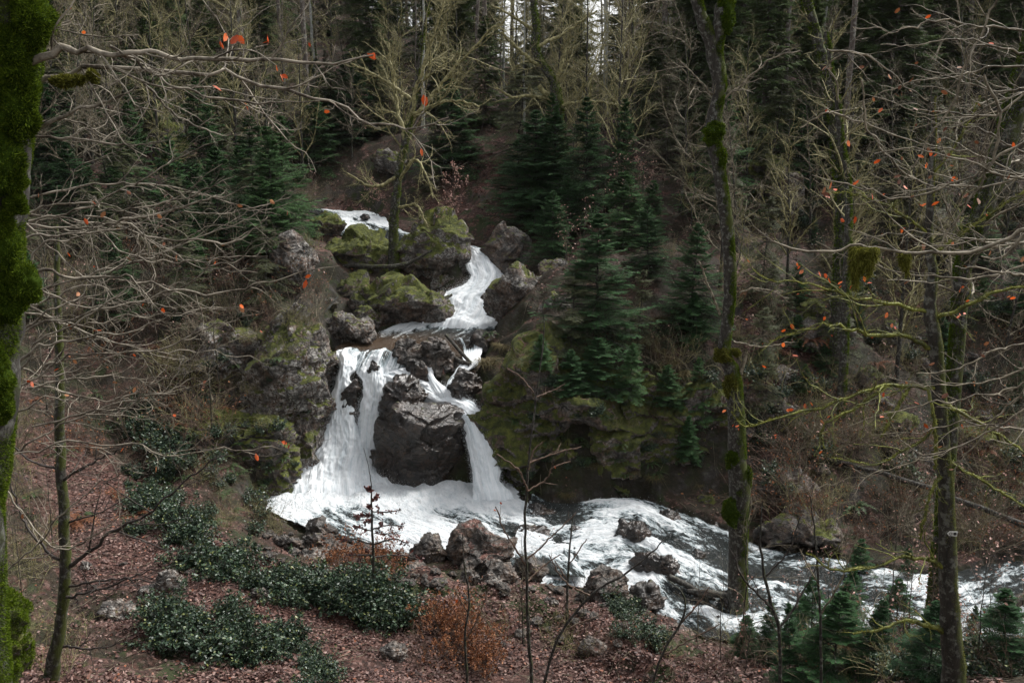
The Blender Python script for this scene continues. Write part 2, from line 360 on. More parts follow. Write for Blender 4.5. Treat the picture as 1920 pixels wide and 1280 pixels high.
# ---- plunge pool and the river down to the right
sheet('water', [(515, 915, 38.7, 965, 905, 38.7, .95), (500, 938, 37.0, 985, 935, 37.2, .78), (500, 956, 35.9, 1010, 960, 35.8, .66), (555, 984, 34.3, 1035, 982, 34.6, .57), (630, 1010, 32.9, 1060, 1008, 33.3, .54), (690, 1024, 32.2, 1085, 1038, 32.1, .56), (750, 1038, 31.5, 1100, 1085, 30.2, .5)],
      150, 90, .9, amp=.10, bulge=.05, seed=9)
sheet('river', [(1000, 925, 37.8, 940, 1085, 30.2, 0.53), (1040, 945, 36.6, 1000, 1100, 29.9, 0.51), (1120, 938, 37.0, 1090, 1105, 30.1, 0.56), (1200, 935, 37.2, 1180, 1120, 29.6, 0.53), (1280, 962, 36.1, 1240, 1160, 28.5, 0.51), (1345, 985, 35.3, 1290, 1190, 27.6, 0.54), (1420, 1022, 34.2, 1370, 1205, 27.3, 0.61),
                (1500, 1038, 33.9, 1450, 1200, 27.7, 0.61), (1570, 1050, 33.8, 1540, 1210, 27.7, 0.61), (1650, 1065, 33.5, 1640, 1215, 27.8, 0.62), (1750, 1075, 33.4, 1740, 1215, 28.2, 0.62), (1850, 1060, 34.4, 1840, 1210, 28.6, 0.61), (1930, 1045, 35.4, 1940, 1190, 29.5, 0.61), (2100, 1020, 36.6, 2150, 1160, 31, 0.67)],
      110, 330, .62, amp=.17, bulge=.1, seed=10, nsc=1.1)

# ------------------------------------------------------------------ terrain
CTRL = [  # photo pixel + distance
 (130,880,35),(200,1000,30),(400,1100,26),(600,1280,22),(300,1280,20),(960,1280,23),(1250,1280,23),(1500,1280,21),(1900,1280,18),(100,1150,25),(0,1280,17),
 (300,800,38),(300,700,40.5),(100,700,40),(100,500,48),(100,300,58),(100,150,70),(100,50,92),(0,900,32),(0,600,42),
 (400,300,62),(400,400,54),(400,500,47),(400,600,43),(400,900,35.5),(350,1000,30.5),(500,450,48),(560,560,44.5),(560,600,43.3),(605,650,42.6),(560,700,41.6),(545,800,40),(505,900,37.6),(470,960,34.8),
 (450,1000,32),(560,1050,30),(700,1100,28),(900,1120,27.6),(1000,1150,26.6),(1150,1170,26.3),(1300,1225,25.3),(1500,1225,25),(1700,1225,24.5),(1850,1230,24.6),(800,1180,25.5),(600,1150,26),
 (650,250,78),(700,330,68),(600,390,66),(900,300,66),(900,400,60),(600,45,100),(900,95,98),(300,45,95),(1480,90,92),(1180,178,86),(1050,185,84),(1300,170,84),(1500,200,72),(1350,270,64),(1700,200,68),
 (1450,300,58),(1500,400,53),(1500,500,48.5),(1500,600,44.5),(1500,750,40.3),(1500,900,36.8),(1450,980,35.4),(1600,1020,35),(1800,1020,35.6),(1800,900,39),(1800,600,47),(1800,300,60),(1800,100,76),(1800,10,100),(1500,20,108),(1650,800,40),
 (1100,925,37.4),(1250,925,37.5),(1000,900,38.2),(1100,850,38),(1100,750,39.2),(1100,650,40.6),(1150,580,42.6),(1250,650,41.5),(1300,800,39),(1350,930,37.3),(1000,560,45.5),(1000,480,52),(1200,450,50),(1250,350,57),(1100,350,58),
 (975,660,43),(945,750,40.9),(965,860,39),(850,462,54),(760,420,57),(650,480,53),(700,560,49),(630,630,45.6),(975,480,53.5),(960,560,49),(600,480,50),(580,440,56),(1100,260,66),(770,300,68),
]
pts = [at(*c) for c in CTRL]
pts += [np.array(p, float) for p in [(0,0,12.3),(-10,0,13),(10,0,11.4),(0,6,9.2),(0,12,5.4),(0,17,2.4),(-6.5,9,8.0),(-3.2,6,9.6),(-5,13,5.2),(6,10,5.2),(6,15,3.0),(12,12,4.5),(-14,14,8),(-25,20,9),(25,20,4),(-30,38,9.5),(-45,45,16),(-60,70,26),(45,40,8),(60,70,22),
     (-30,-10,15),(30,-10,11),(0,-25,16),(9,115,15),(-40,120,34),(42,120,30),(-15,122,27),(-90,100,28),(90,100,22),(0,160,9),(-110,160,20),(110,160,12),(-110,30,24),(110,30,20),(-90,-25,22),(90,-25,18)]]
for Pg in SHEETS:
    a, b = Pg.shape[:2]
    for i in range(0, a, max(1, a // 6)):
        for j in (b // 4, b // 2, 3 * b // 4): pts.append(Pg[i, j] - np.array([0, 0, .55]))
pts = np.array(pts)
keep = []
for i, p in enumerate(pts):
    if all(np.hypot(*(p[:2] - pts[j][:2])) > .45 for j in keep): keep.append(i)
pts = pts[keep]
def tps(r2): return .5 * r2 * np.log(r2 + 1e-9)
def fit(P, lam=.6):
    n = len(P); d2 = ((P[:, None, :2] - P[None, :, :2]) ** 2).sum(-1)
    K = tps(d2) + lam * np.eye(n); Q = np.c_[np.ones(n), P[:, :2]]
    A = np.block([[K, Q], [Q.T, np.zeros((3, 3))]]); return np.linalg.solve(A, np.r_[P[:, 2], 0, 0, 0])
W = fit(pts)
def base_h(x, y):
    o = np.zeros(x.size); X = x.ravel(); Y = y.ravel()
    for s in range(0, X.size, 20000):
        d2 = (X[s:s + 20000, None] - pts[None, :, 0]) ** 2 + (Y[s:s + 20000, None] - pts[None, :, 1]) ** 2
        o[s:s + 20000] = tps(d2) @ W[:-3] + W[-3] + W[-2] * X[s:s + 20000] + W[-1] * Y[s:s + 20000]
    return o.reshape(x.shape)
def warp(a, b, n, dens):
    t = np.linspace(a, b, 4000); w = dens(t); c = np.concatenate([[0], np.cumsum((w[1:] + w[:-1]) / 2 * np.diff(t))]); c /= c[-1]
    return np.interp(np.linspace(0, 1, n), c, t)
gx = warp(-110, 110, 420, lambda t: 1 / (.14 + np.clip(np.abs(t) - 18, 0, None) * .035))
gy = warp(-28, 165, 520, lambda t: 1 / (.13 + np.clip(24 - t, 0, None) * .05 + np.clip(t - 46, 0, None) * .02))
GX, GY = np.meshgrid(gx, gy)
GZ = base_h(GX, GY)
flat = np.stack([GX.ravel(), GY.ravel(), np.zeros(GX.size)], -1)
# footpath mask along the leaf-covered track at lower left
def seg_d(X, Y, pl):
    d = np.full(X.shape, 1e9)
    for (a, b) in zip(pl[:-1], pl[1:]):
        ab = b - a; t = np.clip(((X - a[0]) * ab[0] + (Y - a[1]) * ab[1]) / (ab @ ab), 0, 1)
        d = np.minimum(d, np.hypot(X - a[0] - t * ab[0], Y - a[1] - t * ab[1]))
    return d
track = np.array([at(*c)[:2] for c in [(130,860,35.5),(190,960,31.5),(290,1060,28),(430,1120,25.6),(620,1200,24),(800,1230,24),(1000,1250,23.7)]])
OPEN = None
PATHD = seg_d(GX, GY, track); PATH = np.clip(1 - (PATHD - .8) / 1.2, 0, 1)
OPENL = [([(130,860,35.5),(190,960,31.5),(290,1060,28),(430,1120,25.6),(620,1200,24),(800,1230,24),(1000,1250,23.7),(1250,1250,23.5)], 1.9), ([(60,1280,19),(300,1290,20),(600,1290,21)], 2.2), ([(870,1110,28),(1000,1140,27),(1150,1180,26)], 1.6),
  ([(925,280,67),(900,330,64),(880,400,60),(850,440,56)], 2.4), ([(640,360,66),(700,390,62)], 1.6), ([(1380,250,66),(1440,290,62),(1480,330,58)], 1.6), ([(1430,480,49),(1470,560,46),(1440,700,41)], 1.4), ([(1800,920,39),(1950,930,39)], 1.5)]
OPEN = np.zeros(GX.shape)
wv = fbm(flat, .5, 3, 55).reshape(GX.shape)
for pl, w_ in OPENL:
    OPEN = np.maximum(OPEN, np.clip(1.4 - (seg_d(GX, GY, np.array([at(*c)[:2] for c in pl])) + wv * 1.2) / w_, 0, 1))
rough = fbm(flat, .28, 4, 3) * .45 + fbm(flat, 1.1, 4, 8) * .16
rid = (1 - np.abs(fbm(flat, .7, 4, 21))) * .25
GZ = GZ + (rough + rid - .2).reshape(GX.shape) * (1 - PATH * .85) * np.clip((GY - 12) / 8, .25, 1)
GZ += fbm(flat, 3.5, 3, 31).reshape(GX.shape) * .035
# carve the bed below every water sheet
from mathutils.kdtree import KDTree
wp = np.concatenate([Pg[::2, ::2].reshape(-1, 3) for Pg in SHEETS])
cell = .25; bed = {}
for p in wp:
    k = (int(p[0] // cell), int(p[1] // cell)); bed[k] = min(bed.get(k, 1e9), p[2])
kd = KDTree(len(bed)); bz = []
for i, (k, z) in enumerate(bed.items()): kd.insert(((k[0] + .5) * cell, (k[1] + .5) * cell, 0), i); bz.append(z)
kd.balance(); bz = np.array(bz)
m = (GX > -22) & (GX < 26) & (GY > 25) & (GY < 70)
ii = np.argwhere(m)
flatw = np.concatenate([SHEETS[i][::2, ::2].reshape(-1, 3) for i in (0, 2, 8, 9)])
kf = KDTree(len(flatw))
for i, p in enumerate(flatw): kf.insert((p[0], p[1], 0), i)
kf.balance()
for a, b in ii:
    _, i, d = kf.find((GX[a, b], GY[a, b], 0))
    if .15 < d < 1.6: GZ[a, b] = max(GZ[a, b], flatw[i, 2] + .12 * min(d, .8) + .02)
for a, b in ii:
    hits = kd.find_range((GX[a, b], GY[a, b], 0), .45)
    if hits:
        z = min(bz[i] + (0 if d < .2 else (d - .2) * 2.6) for _, i, d in hits) - .25
        if GZ[a, b] > z: GZ[a, b] = z
def hgt(x, y):
    x = np.asarray(x, float); y = np.asarray(y, float)
    i = np.clip(np.searchsorted(gx, x) - 1, 0, len(gx) - 2); j = np.clip(np.searchsorted(gy, y) - 1, 0, len(gy) - 2)
    fx = np.clip((x - gx[i]) / (gx[i + 1] - gx[i]), 0, 1); fy = np.clip((y - gy[j]) / (gy[j + 1] - gy[j]), 0, 1)
    return (GZ[j, i] * (1 - fx) + GZ[j, i + 1] * fx) * (1 - fy) + (GZ[j + 1, i] * (1 - fx) + GZ[j + 1, i + 1] * fx) * fy
def ground_hit(u, v, y0=8, y1=150):
    Ys = np.arange(y0, y1, .15); d = ray(u, v); P = np.array([0, 0, H]) + d[None] * (Ys / d[1])[:, None]
    below = P[:, 2] < hgt(P[:, 0], P[:, 1])
    k = np.argmax(below)
    if not below[k]: return None
    return np.array([P[k, 0], P[k, 1], float(hgt(P[k, 0], P[k, 1]))])
def on_ground(x, y): return np.array([x, y, float(hgt(x, y))])
nv_, nu_ = GX.shape; idx = np.arange(nv_ * nu_).reshape(nv_, nu_)
Fq = np.stack([idx[:-1, :-1], idx[:-1, 1:], idx[1:, 1:], idx[1:, :-1]], -1).reshape(-1, 4)
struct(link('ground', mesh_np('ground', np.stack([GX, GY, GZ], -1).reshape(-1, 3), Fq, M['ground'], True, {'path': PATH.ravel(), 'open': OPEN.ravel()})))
print('terrain', time.time() - T0)

# ------------------------------------------------------------------ rocks
ICO = {}
def ico(n):
    if n not in ICO:
        bm = bmesh.new(); bmesh.ops.create_icosphere(bm, subdivisions=n, radius=1)
        V = np.array([v.co[:] for v in bm.verts]); Fc = np.array([[v.index for v in f.verts] for f in bm.faces]); bm.free(); ICO[n] = (V, Fc)
    return ICO[n]
ROCKS = []
AUTO = {127, 131, 137, 139, 149, 151, 157, 163, 172, 174, 67, 283, 293, 294, 307, 311, 313, 317, 331, 337, 361, 362, 363, 364, 365}
def rock_mesh(rx, ry, rz, seed, n=5, planes=16, amp=.12, cut=.30, crag=0., fac=1.):
    V, Fc = ico(n); r = np.random.RandomState(seed)
    pn = nrm(r.normal(size=(planes, 3))); pd = 1 - r.uniform(0, cut, planes)
    dt = V @ pn.T; q = np.where(dt > .05, pd[None] / np.maximum(dt, .05), 9); rad = np.minimum(q.min(1), 1.06)
    P = V * rad[:, None] * np.array([rx, ry, rz])
    s = (rx * ry * rz) ** (1 / 3)
    off = np.array([seed * 7.7, seed * 3.3, 0])
    d = fbm(P / s + off, 1.4, 6, seed, .52) * amp * s
    d = d * .32
    for K, tl in ((14, .40 * fac), (55, .36 * fac), (200, .26 * fac)):
        if K * 6 > len(P): break
        pj = P + np.stack([fbm(P / s, 3.5, 2, seed + q) for q in (1, 2, 3)], -1) * s * .35 / K ** .5
        cc = P[r.randint(0, len(P), K)]; tk = nrm(r.normal(size=(K, 3))); sc3 = np.array([1, 1, 1.5])
        nk = np.concatenate([((pj[i:i + 4000, None] * sc3 - cc[None] * sc3) ** 2).sum(-1).argmin(1) for i in range(0, len(P), 4000)])
        d = d + np.clip(((P - cc[nk]) * tk[nk]).sum(1) * tl, -.16 * s, .16 * s) + (r.rand(K)[nk] - .5) * s * .22 * fac / K ** .5
    if crag: # blocky ledges and fissures
        c = np.abs(fbm(P * np.array([1, 1, 1.5]) + off, .9, 4, seed + 3)); d = d - np.clip(.16 - c, 0, 1) * crag * 1.8
        d = d + (np.floor(fbm(P + off, .8, 3, seed + 40) * 4) / 4) * crag * .6
    return P + nrm(V / np.array([rx, ry, rz])) * d[:, None], Fc
def rock(label, u0, v0, u1, v1, Y, depth=1., n=5, moss=0., wet=0., pale=.5, leafy=-.3, rz=0, tilt=0, seed=None, name='boulder', cat='rock', group=None, **k):
    seed = seed if seed is not None else len(ROCKS) + 11
    if seed in AUTO:      # sits on the slope where the eye meets it
        g = ground_hit((u0 + u1) / 2, v1 - .3 * (v1 - v0)); Y = float(g[1]) if g is not None else Y
    c = at((u0 + u1) / 2, (v0 + v1) / 2, Y); w = (u1 - u0) / 2 * px(Y) * 1.02; h = (v1 - v0) / 2 * px(Y) * 1.02
    P, Fc = rock_mesh(w, w * depth, h, seed, n, **k)
    me = mesh_np(name, P, Fc, M['rock'], True)
    o = link(name, me, loc=c, props=dict(moss=float(moss), wet=float(wet), pale=float(pale), leafy=float(leafy)))
    o.rotation_euler = (0, tilt, rz)
    tag(o, label, cat, group); ROCKS.append(o); return o
W_ = dict(wet=1., moss=-.35, pale=.3)
# boulder between the two falls, then the lip rocks
rock('big wet dark boulder standing between the two white falls', 700, 728, 884, 1005, 39.5, .62, 7, wet=1., moss=-.32, pale=.25, seed=5, cut=.26, amp=.09, crag=.03, planes=11, fac=.62)
rock('pointed dark rock splitting the water above the big wet boulder', 712, 708, 800, 800, 40.7, .9, 6, **W_, seed=8, crag=.05)
rock('narrow black wet rock inside the left fall', 640, 700, 676, 850, 41.2, .5, 5, **W_, seed=12)
rock('low wet rock under the thin water at the fall lip', 690, 674, 712, 735, 41.9, .8, 5, **W_, seed=14)
rock('grey rock slab on the lip between pool and fall', 735, 632, 800, 690, 42.8, .7, 6, wet=.4, moss=-.25, pale=.6, seed=17, crag=.05)
rock('tall grey brown lip rock under the leaning log', 786, 624, 858, 735, 42.6, .6, 6, wet=.5, moss=-.25, pale=.5, seed=19, crag=.06)
rock('brown wedge of rock beside the thin side fall', 760, 665, 805, 735, 42.0, .7, 5, wet=.7, moss=-.3, pale=.3, seed=23)
rock('wet grey rock at the mouth of the right chute', 838, 690, 905, 765, 41.4, .8, 6, wet=.8, moss=-.3, pale=.4, seed=26)
rock('dark rock at the outflow of the middle pool', 880, 615, 935, 665, 44.8, .8, 5, wet=.6, moss=-.2, pale=.4, seed=29)
rock('wet dark wall of rock right of the chute', 908, 745, 990, 965, 39.9, .6, 6, wet=.7, moss=-.05, pale=.2, seed=31, crag=.1)
# upper group
rock('large moss topped boulder left of the upper fall', 738, 398, 880, 545, 52.4, .9, 6, moss=.12, pale=.8, leafy=-.15, seed=37, crag=.06)
rock('green mossy boulder behind the slender forked tree', 608, 436, 742, 520, 52.0, .9, 6, moss=.28, pale=.4, leafy=-.15, seed=41)
rock('long mossy boulder just above the middle pool', 655, 528, 836, 618, 48.2, .7, 6, moss=.12, pale=.6, leafy=-.1, seed=43, crag=.05)
rock('low ribbed grey rock on the left pool edge', 604, 592, 702, 652, 45.4, .8, 6, moss=-.15, pale=.7, leafy=-.12, seed=47, crag=.06)
rock('small round rock with moss cap above the pool', 664, 573, 718, 618, 46.6, .9, 5, moss=.1, pale=.7, seed=53)
rock('dark mossy rock in the gap under the green boulder', 612, 512, 700, 572, 49.4, .8, 5, moss=.2, pale=.5, seed=59)
rock('mossy hump beside the far stream', 572, 405, 648, 448, 57.5, .9, 5, moss=.2, pale=.6, leafy=-.2, seed=61)
rock('dark rock in the far stream', 676, 402, 694, 414, 61.5, .9, 4, **W_, seed=62)
rock('pale bare crag above the left cliff', 508, 440, 590, 560, 46.5, .8, 6, moss=-.25, pale=1.0, seed=67, crag=.1)
rock('steep dark rock right of the upper fall crest', 905, 440, 1010, 600, 52.0, .8, 6, moss=-.15, pale=.4, wet=.3, seed=71, crag=.08)
rock('slanting grey slab with moss edge right of the upper fall', 920, 500, 1075, 650, 46.6, .7, 6, moss=-.06, pale=.7, seed=73, crag=.09, tilt=-.4)
rock('flat topped block above the slanting slab', 1010, 488, 1100, 560, 47.5, .8, 6, moss=-.05, pale=.8, leafy=-.15, seed=79, crag=.05)
rock('round weathered boulder under the young fir', 1018, 552, 1095, 640, 44.4, .9, 6, moss=-.1, pale=.9, seed=83)
rock('leaf covered wedge rock above the chute slope', 972, 605, 1024, 645, 43.6, .9, 5, moss=-.4, pale=.4, leafy=.12, seed=89, tilt=-.3)
# cliffs
rock('tall mossy cliff left of the main fall', 455, 566, 642, 985, 41.1, .8, 7, name='cliff', cat='cliff', moss=0.07, pale=1.0, leafy=-.25, seed=97, crag=.28, cut=.25, tilt=-.12)
rock('grey lichen covered cliff face behind the left branches', 330, 585, 520, 830, 41.6, .6, 6, name='cliff', cat='cliff', moss=-.05, pale=1.0, seed=101, crag=.22)
rock('black overhanging cliff foot at the pool edge', 372, 740, 556, 1010, 38.4, .7, 7, name='cliff', cat='cliff', moss=0.18, wet=.5, pale=.2, seed=103, crag=.2)
rock('broad mossy crag between the right chute and river', 902, 625, 1200, 1060, 40.0, .7, 7, name='cliff', cat='cliff', moss=0.28, pale=.35, leafy=-.02, seed=107, crag=.3, cut=.25)
rock('dark green crag face above the river rapids', 1080, 665, 1310, 1050, 39.4, .65, 7, name='cliff', cat='cliff', moss=0.36, pale=.5, leafy=-.06, seed=109, crag=.3, cut=.25)
rock('shadowed crag end behind the mossy forked tree', 1220, 700, 1410, 1050, 39.5, .6, 6, name='cliff', cat='cliff', moss=0.26, pale=.4, leafy=-.05, seed=113, crag=.25)
rock('grey outcrop on the right hillside below the gully', 1440, 320, 1510, 440, 56, .8, 5, moss=-.1, pale=.8, seed=127, crag=.1)
rock('dark mossy outcrop under the right hillside path', 1380, 290, 1500, 400, 60, .8, 5, moss=.25, pale=.3, seed=131, crag=.1)
rock('bright green mossy boulder on the right slope', 1488, 560, 1552, 608, 45.5, .9, 5, moss=.30, pale=.6, seed=137)
rock('grey mossy boulder beneath the bright green one', 1470, 598, 1600, 665, 44.6, .8, 5, moss=.0, pale=.7, seed=139)
rock('pale flat stone on the right slope', 1445, 686, 1494, 716, 41.6, .9, 5, moss=-.5, pale=1., seed=149)
rock('broad slab under the pale flat stone', 1390, 715, 1480, 790, 40.6, .8, 5, moss=-.15, pale=.6, leafy=-.1, seed=151)
rock('rock ledge above the rapids right of the forked tree', 1400, 870, 1530, 960, 38, .7, 5, moss=-.2, pale=.5, leafy=-.02, seed=157, crag=.1)
rock('dark low ledge at the right bank waterline', 1400, 960, 1580, 1035, 36, .6, 5, moss=-.1, wet=.4, pale=.3, seed=163, crag=.08)
rock('mossy hump at the rapids edge below the crag', 1285, 925, 1345, 975, 37.2, .8, 5, moss=.2, wet=.2, seed=167)
rock('small rock at the foot of the right chute', 945, 935, 990, 965, 37.1, .9, 4, **W_, seed=169)
rock('dark wet rock below the crag at the pool outlet', 985, 940, 1040, 985, 36, .9, 5, **W_, seed=171)
rock('shadowed mossy crag on the left hillside', 285, 230, 350, 330, 58, .9, 5, moss=.3, pale=.3, seed=172)
rock('grey boulder on the far slope left of the leaf gully', 700, 280, 760, 330, 69, .9, 5, moss=.0, pale=.9, seed=174)
rock('dark square rock right of the pale flat stone', 1600, 690, 1660, 735, 41, .9, 5, moss=.05, pale=.5, seed=361)
rock('long mossy rock on the mid right slope', 1620, 770, 1720, 815, 40, .8, 5, moss=.2, pale=.4, leafy=-.1, seed=362)
rock('grey pointed rock high on the right slope', 1640, 600, 1690, 650, 44, .9, 5, moss=.0, pale=.8, seed=363)
rock('half buried rock above the fallen right trunk', 1790, 800, 1860, 840, 40, .9, 5, moss=.1, pale=.5, leafy=-.1, seed=364)
rock('mossy rock near the foot of the grey right trunk', 1540, 470, 1600, 515, 50, .9, 5, moss=.22, pale=.5, seed=365)
# rocks in the rapids
rock('black rock in the dark water below the crag end', 1225, 955, 1275, 990, 35.6, .9, 5, **W_, seed=353)
rock('small wet rock between the two big rapids boulders', 1290, 1030, 1330, 1062, 32.6, .9, 5, **W_, seed=354)
rock('low wet rock right of the pool outflow', 1060, 985, 1096, 1010, 34.2, .9, 5, **W_, seed=355)
rock('dark angular rock with water pouring round it', 1148, 972, 1222, 1036, 33.7, .9, 5, **W_, seed=173)
rock('largest dark boulder in the rapids beside the log', 1186, 1030, 1282, 1112, 31.4, .8, 6, **W_, seed=179, crag=.06)
rock('black rock at the base of the forked tree', 1340, 1098, 1400, 1150, 29.6, .9, 5, **W_, seed=181)
rock('wet grey slab on the near bank beside the rapids', 1170, 1090, 1248, 1170, 29.0, .9, 5, wet=.8, moss=-.3, pale=.3, seed=191)
rock('half sunken brown rock in the pool outflow', 955, 990, 1035, 1024, 33.6, .9, 5, **W_, seed=193)
rock('tiny black stone in the lower rapids', 1340, 1152, 1352, 1176, 28.4, .8, 4, **W_, seed=194)
rock('low dark stones behind the main rapids', 1320, 985, 1372, 1040, 35.2, .9, 5, **W_, seed=195)
# near bank row of boulders
rock('large brown boulder with leafy top on the near bank', 842, 982, 972, 1082, 30.9, .9, 6, moss=-.35, pale=.45, leafy=.04, seed=197, crag=.04)
rock('dark rounded boulder left of the large brown one', 768, 998, 842, 1076, 31.0, .9, 6, moss=-.25, wet=.3, pale=.5, seed=199, crag=.04)
rock('triangular leaning stone between two bank boulders', 845, 1000, 880, 1060, 30.3, .7, 5, moss=-.3, wet=.3, pale=.3, seed=211)
rock('tall cracked boulder beside the shallow brown water', 1090, 1058, 1182, 1160, 28.2, .9, 6, moss=-.3, pale=.55, leafy=-.05, seed=223, crag=.05)
rock('smooth grey boulder with pale top below the brown boulder', 905, 1054, 972, 1106, 28.8, .9, 5, moss=-.5, pale=.6, seed=227)
rock('squat dark boulder right of the smooth grey one', 962, 1040, 1026, 1092, 29.6, .9, 5, moss=-.2, pale=.3, wet=.3, seed=229)
rock('pale pointed stone standing on the bank', 866, 1062, 898, 1102, 28.9, .7, 5, moss=-.5, pale=1., seed=233)
rock('flat pale stone beside the pointed one', 905, 1078, 942, 1098, 28.4, .9, 5, moss=-.5, pale=1., seed=239)
rock('low grey slab under the dark rounded boulder', 738, 1056, 812, 1098, 29.3, .9, 5, moss=-.35, pale=.6, seed=241)
rock('white foam splashed stone at the waterline', 738, 1030, 766, 1050, 30.8, .9, 4, moss=-.5, pale=1., seed=251)
rock('pale cobble next to the foam splashed stone', 764, 1034, 782, 1054, 30.6, .9, 4, moss=-.5, pale=.9, seed=252)
rock('black angular rock on the left pool shore', 568, 974, 634, 1022, 33.0, .8, 6, wet=.6, moss=-.4, pale=.3, seed=257, tilt=.3)
rock('rounded dark rock in front of the black angular one', 568, 998, 614, 1034, 32.2, .9, 5, moss=-.2, wet=.4, pale=.4, seed=263)
rock('wet rock in the corner of the pool', 496, 972, 536, 1002, 34.3, .9, 5, **W_, seed=269)
rock('flat grey rock at the left end of the shore', 490, 996, 524, 1020, 33.0, .9, 5, moss=-.4, pale=.6, wet=.3, seed=271)
rock('small white stone on the left shore', 522, 1002, 543, 1016, 32.6, .9, 4, moss=-.6, pale=1., seed=277)
rock('dark shore stone beside the small white one', 536, 1006, 572, 1032, 32.0, .9, 5, wet=.5, moss=-.4, pale=.3, seed=278)
rock('long low grey boulder between holly and pool', 600, 1018, 668, 1052, 31.6, .8, 5, moss=-.3, wet=.2, pale=.7, seed=350)
rock('wet brown stone beside the long low boulder', 664, 1020, 700, 1046, 31.4, .9, 5, moss=-.4, wet=.5, pale=.4, seed=351)
rock('cracked grey stone on the left shore corner', 470, 985, 505, 1014, 33.6, .9, 5, moss=-.3, wet=.4, pale=.6, seed=352)
rock('grey leafy stone above the holly bank', 560, 1030, 620, 1058, 30.9, .9, 5, moss=-.3, pale=.8, seed=281)
rock('tan block on the edge of the footpath', 464, 1100, 506, 1134, 26.8, .9, 5, moss=-.2, pale=.6, seed=283)
rock('broken pale stones in the middle of the footpath', 292, 1070, 348, 1112, 26.3, .8, 5, moss=-.6, pale=1., seed=293, crag=.08)
rock('flat pale stone left of the broken ones', 262, 1096, 300, 1116, 25.8, .9, 4, moss=-.6, pale=1., seed=294)
rock('flat slab half buried across the footpath', 172, 1130, 262, 1162, 24.4, .8, 5, moss=-.3, pale=.9, leafy=-.1, seed=307)
rock('small grey stone on the upper footpath', 148, 1052, 172, 1072, 27.5, .9, 4, moss=-.6, pale=.9, seed=311)
rock('grey stone among leaves beside the near bank sapling', 1018, 1118, 1048, 1140, 27.0, .8, 5, moss=-.5, pale=.8, seed=313)
rock('orange leaf topped round stone on the bank', 862, 1114, 886, 1142, 27.2, .9, 4, moss=-.5, pale=.5, seed=317)
rock('grey stone half buried at the bottom of the bank', 712, 1200, 762, 1246, 24.0, .9, 5, moss=-.4, pale=.8, leafy=-.1, seed=331)
rock('low stone below the leaning bank saplings', 1080, 1195, 1140, 1230, 25.2, .9, 5, moss=-.4, pale=.6, leafy=-.05, seed=337)
rock('brown boulder at the lower bank edge near the rapids', 1240, 1165, 1300, 1215, 26.8, .9, 5, moss=-.3, pale=.4, leafy=-.02, seed=347)
# cobbles of the bank: countable, copied from six meshes
cob = [mesh_np('cobble', *rock_mesh(1, .9, .65, 400 + i, 4, amp=.1), M['rock'], True) for i in range(6)]
def cobbles(n, box, smin, smax, where, group, wet, pale):
    made = 0; tries = 0
    while made < n and tries < 4000:
        tries += 1
        u = rs.uniform(box[0], box[2]); v = rs.uniform(box[1], box[3]); g = ground_hit(u, v)
        if g is None: continue
        s = rs.uniform(smin, smax) * rs.uniform(.6, 1)
        o = link('cobble', cob[rs.randint(6)], loc=g + np.array([0, 0, s * .25]), props=dict(moss=float(rs.uniform(-.6, -.2)), wet=float(wet * rs.rand()), pale=float(pale * rs.uniform(.4, 1)), leafy=float(rs.uniform(-.4, -.1))))
        o.scale = (s, s * rs.uniform(.7, 1.1), s * rs.uniform(.7, 1.1)); o.rotation_euler = (rs.uniform(-.3, .3), rs.uniform(-.3, .3), rs.uniform(0, 6.3))
        tag(o, ('dark wet cobble' if o['wet'] > .45 else 'pale dry cobble' if o['pale'] > .6 else 'brown grey cobble') + ' ' + where, 'rock', group); made += 1
cobbles(26, (480, 1005, 640, 1060), .12, .35, 'on the left pool shore', 'cobbles on the left pool shore', .8, .9)
cobbles(34, (740, 1060, 1000, 1110), .10, .30, 'below the bank boulders', 'cobbles below the bank boulders', .4, 1.)
cobbles(22, (1020, 1090, 1240, 1180), .12, .32, 'beside the near rapids', 'cobbles beside the near rapids', .6, .7)
cobbles(16, (760, 1110, 1200, 1240), .08, .22, 'in the leaves of the near bank', 'cobbles in the bank leaves', .1, .9)
cobbles(14, (600, 560, 760, 650), .2, .5, 'above the middle pool', 'cobbles above the middle pool', .4, .8)
cobbles(28, (1400, 600, 1900, 920), .2, .6, 'on the right slope', 'stones on the right slope', .1, .8)
cobbles(12, (150, 950, 420, 1150), .08, .2, 'on the leafy footpath', 'stones on the footpath', 0, 1.)
print('rocks', time.time() - T0)
#==VEG==

# everything solid so far, for standing plants on what the eye meets first
from mathutils.bvhtree import BVHTree
BV, BF, nb = [], [], 0
bpy.context.view_layer.update()
for o in ROCKS + [bpy.data.objects['ground']]:
    me = o.data; co = np.empty(len(me.vertices) * 3, np.float32); me.vertices.foreach_get('co', co); co = co.reshape(-1, 3)
    Mx = np.array(o.matrix_basis); co = co @ Mx[:3, :3].T + Mx[:3, 3]; k = len(me.polygons[0].vertices); fi = np.empty(len(me.loops), np.int32); me.loops.foreach_get('vertex_index', fi)
    BV.append(co); BF.append((fi.reshape(-1, k) + nb).tolist()); nb += len(co)
TREE = BVHTree.FromPolygons(np.concatenate(BV).tolist(), [f for q in BF for f in q])
def ground_hit(u, v, *_):
    d = ray(u, v); h = TREE.ray_cast(Vector((0, 0, H)), Vector(d), 300)
    return None if h[0] is None else np.array(h[0])
def top_at(x, y):
    h = TREE.ray_cast(Vector((x, y, 60)), Vector((0, 0, -1)), 120); return np.array(h[0]) if h[0] else np.array([x, y, 0.])
print('bvh', time.time() - T0)
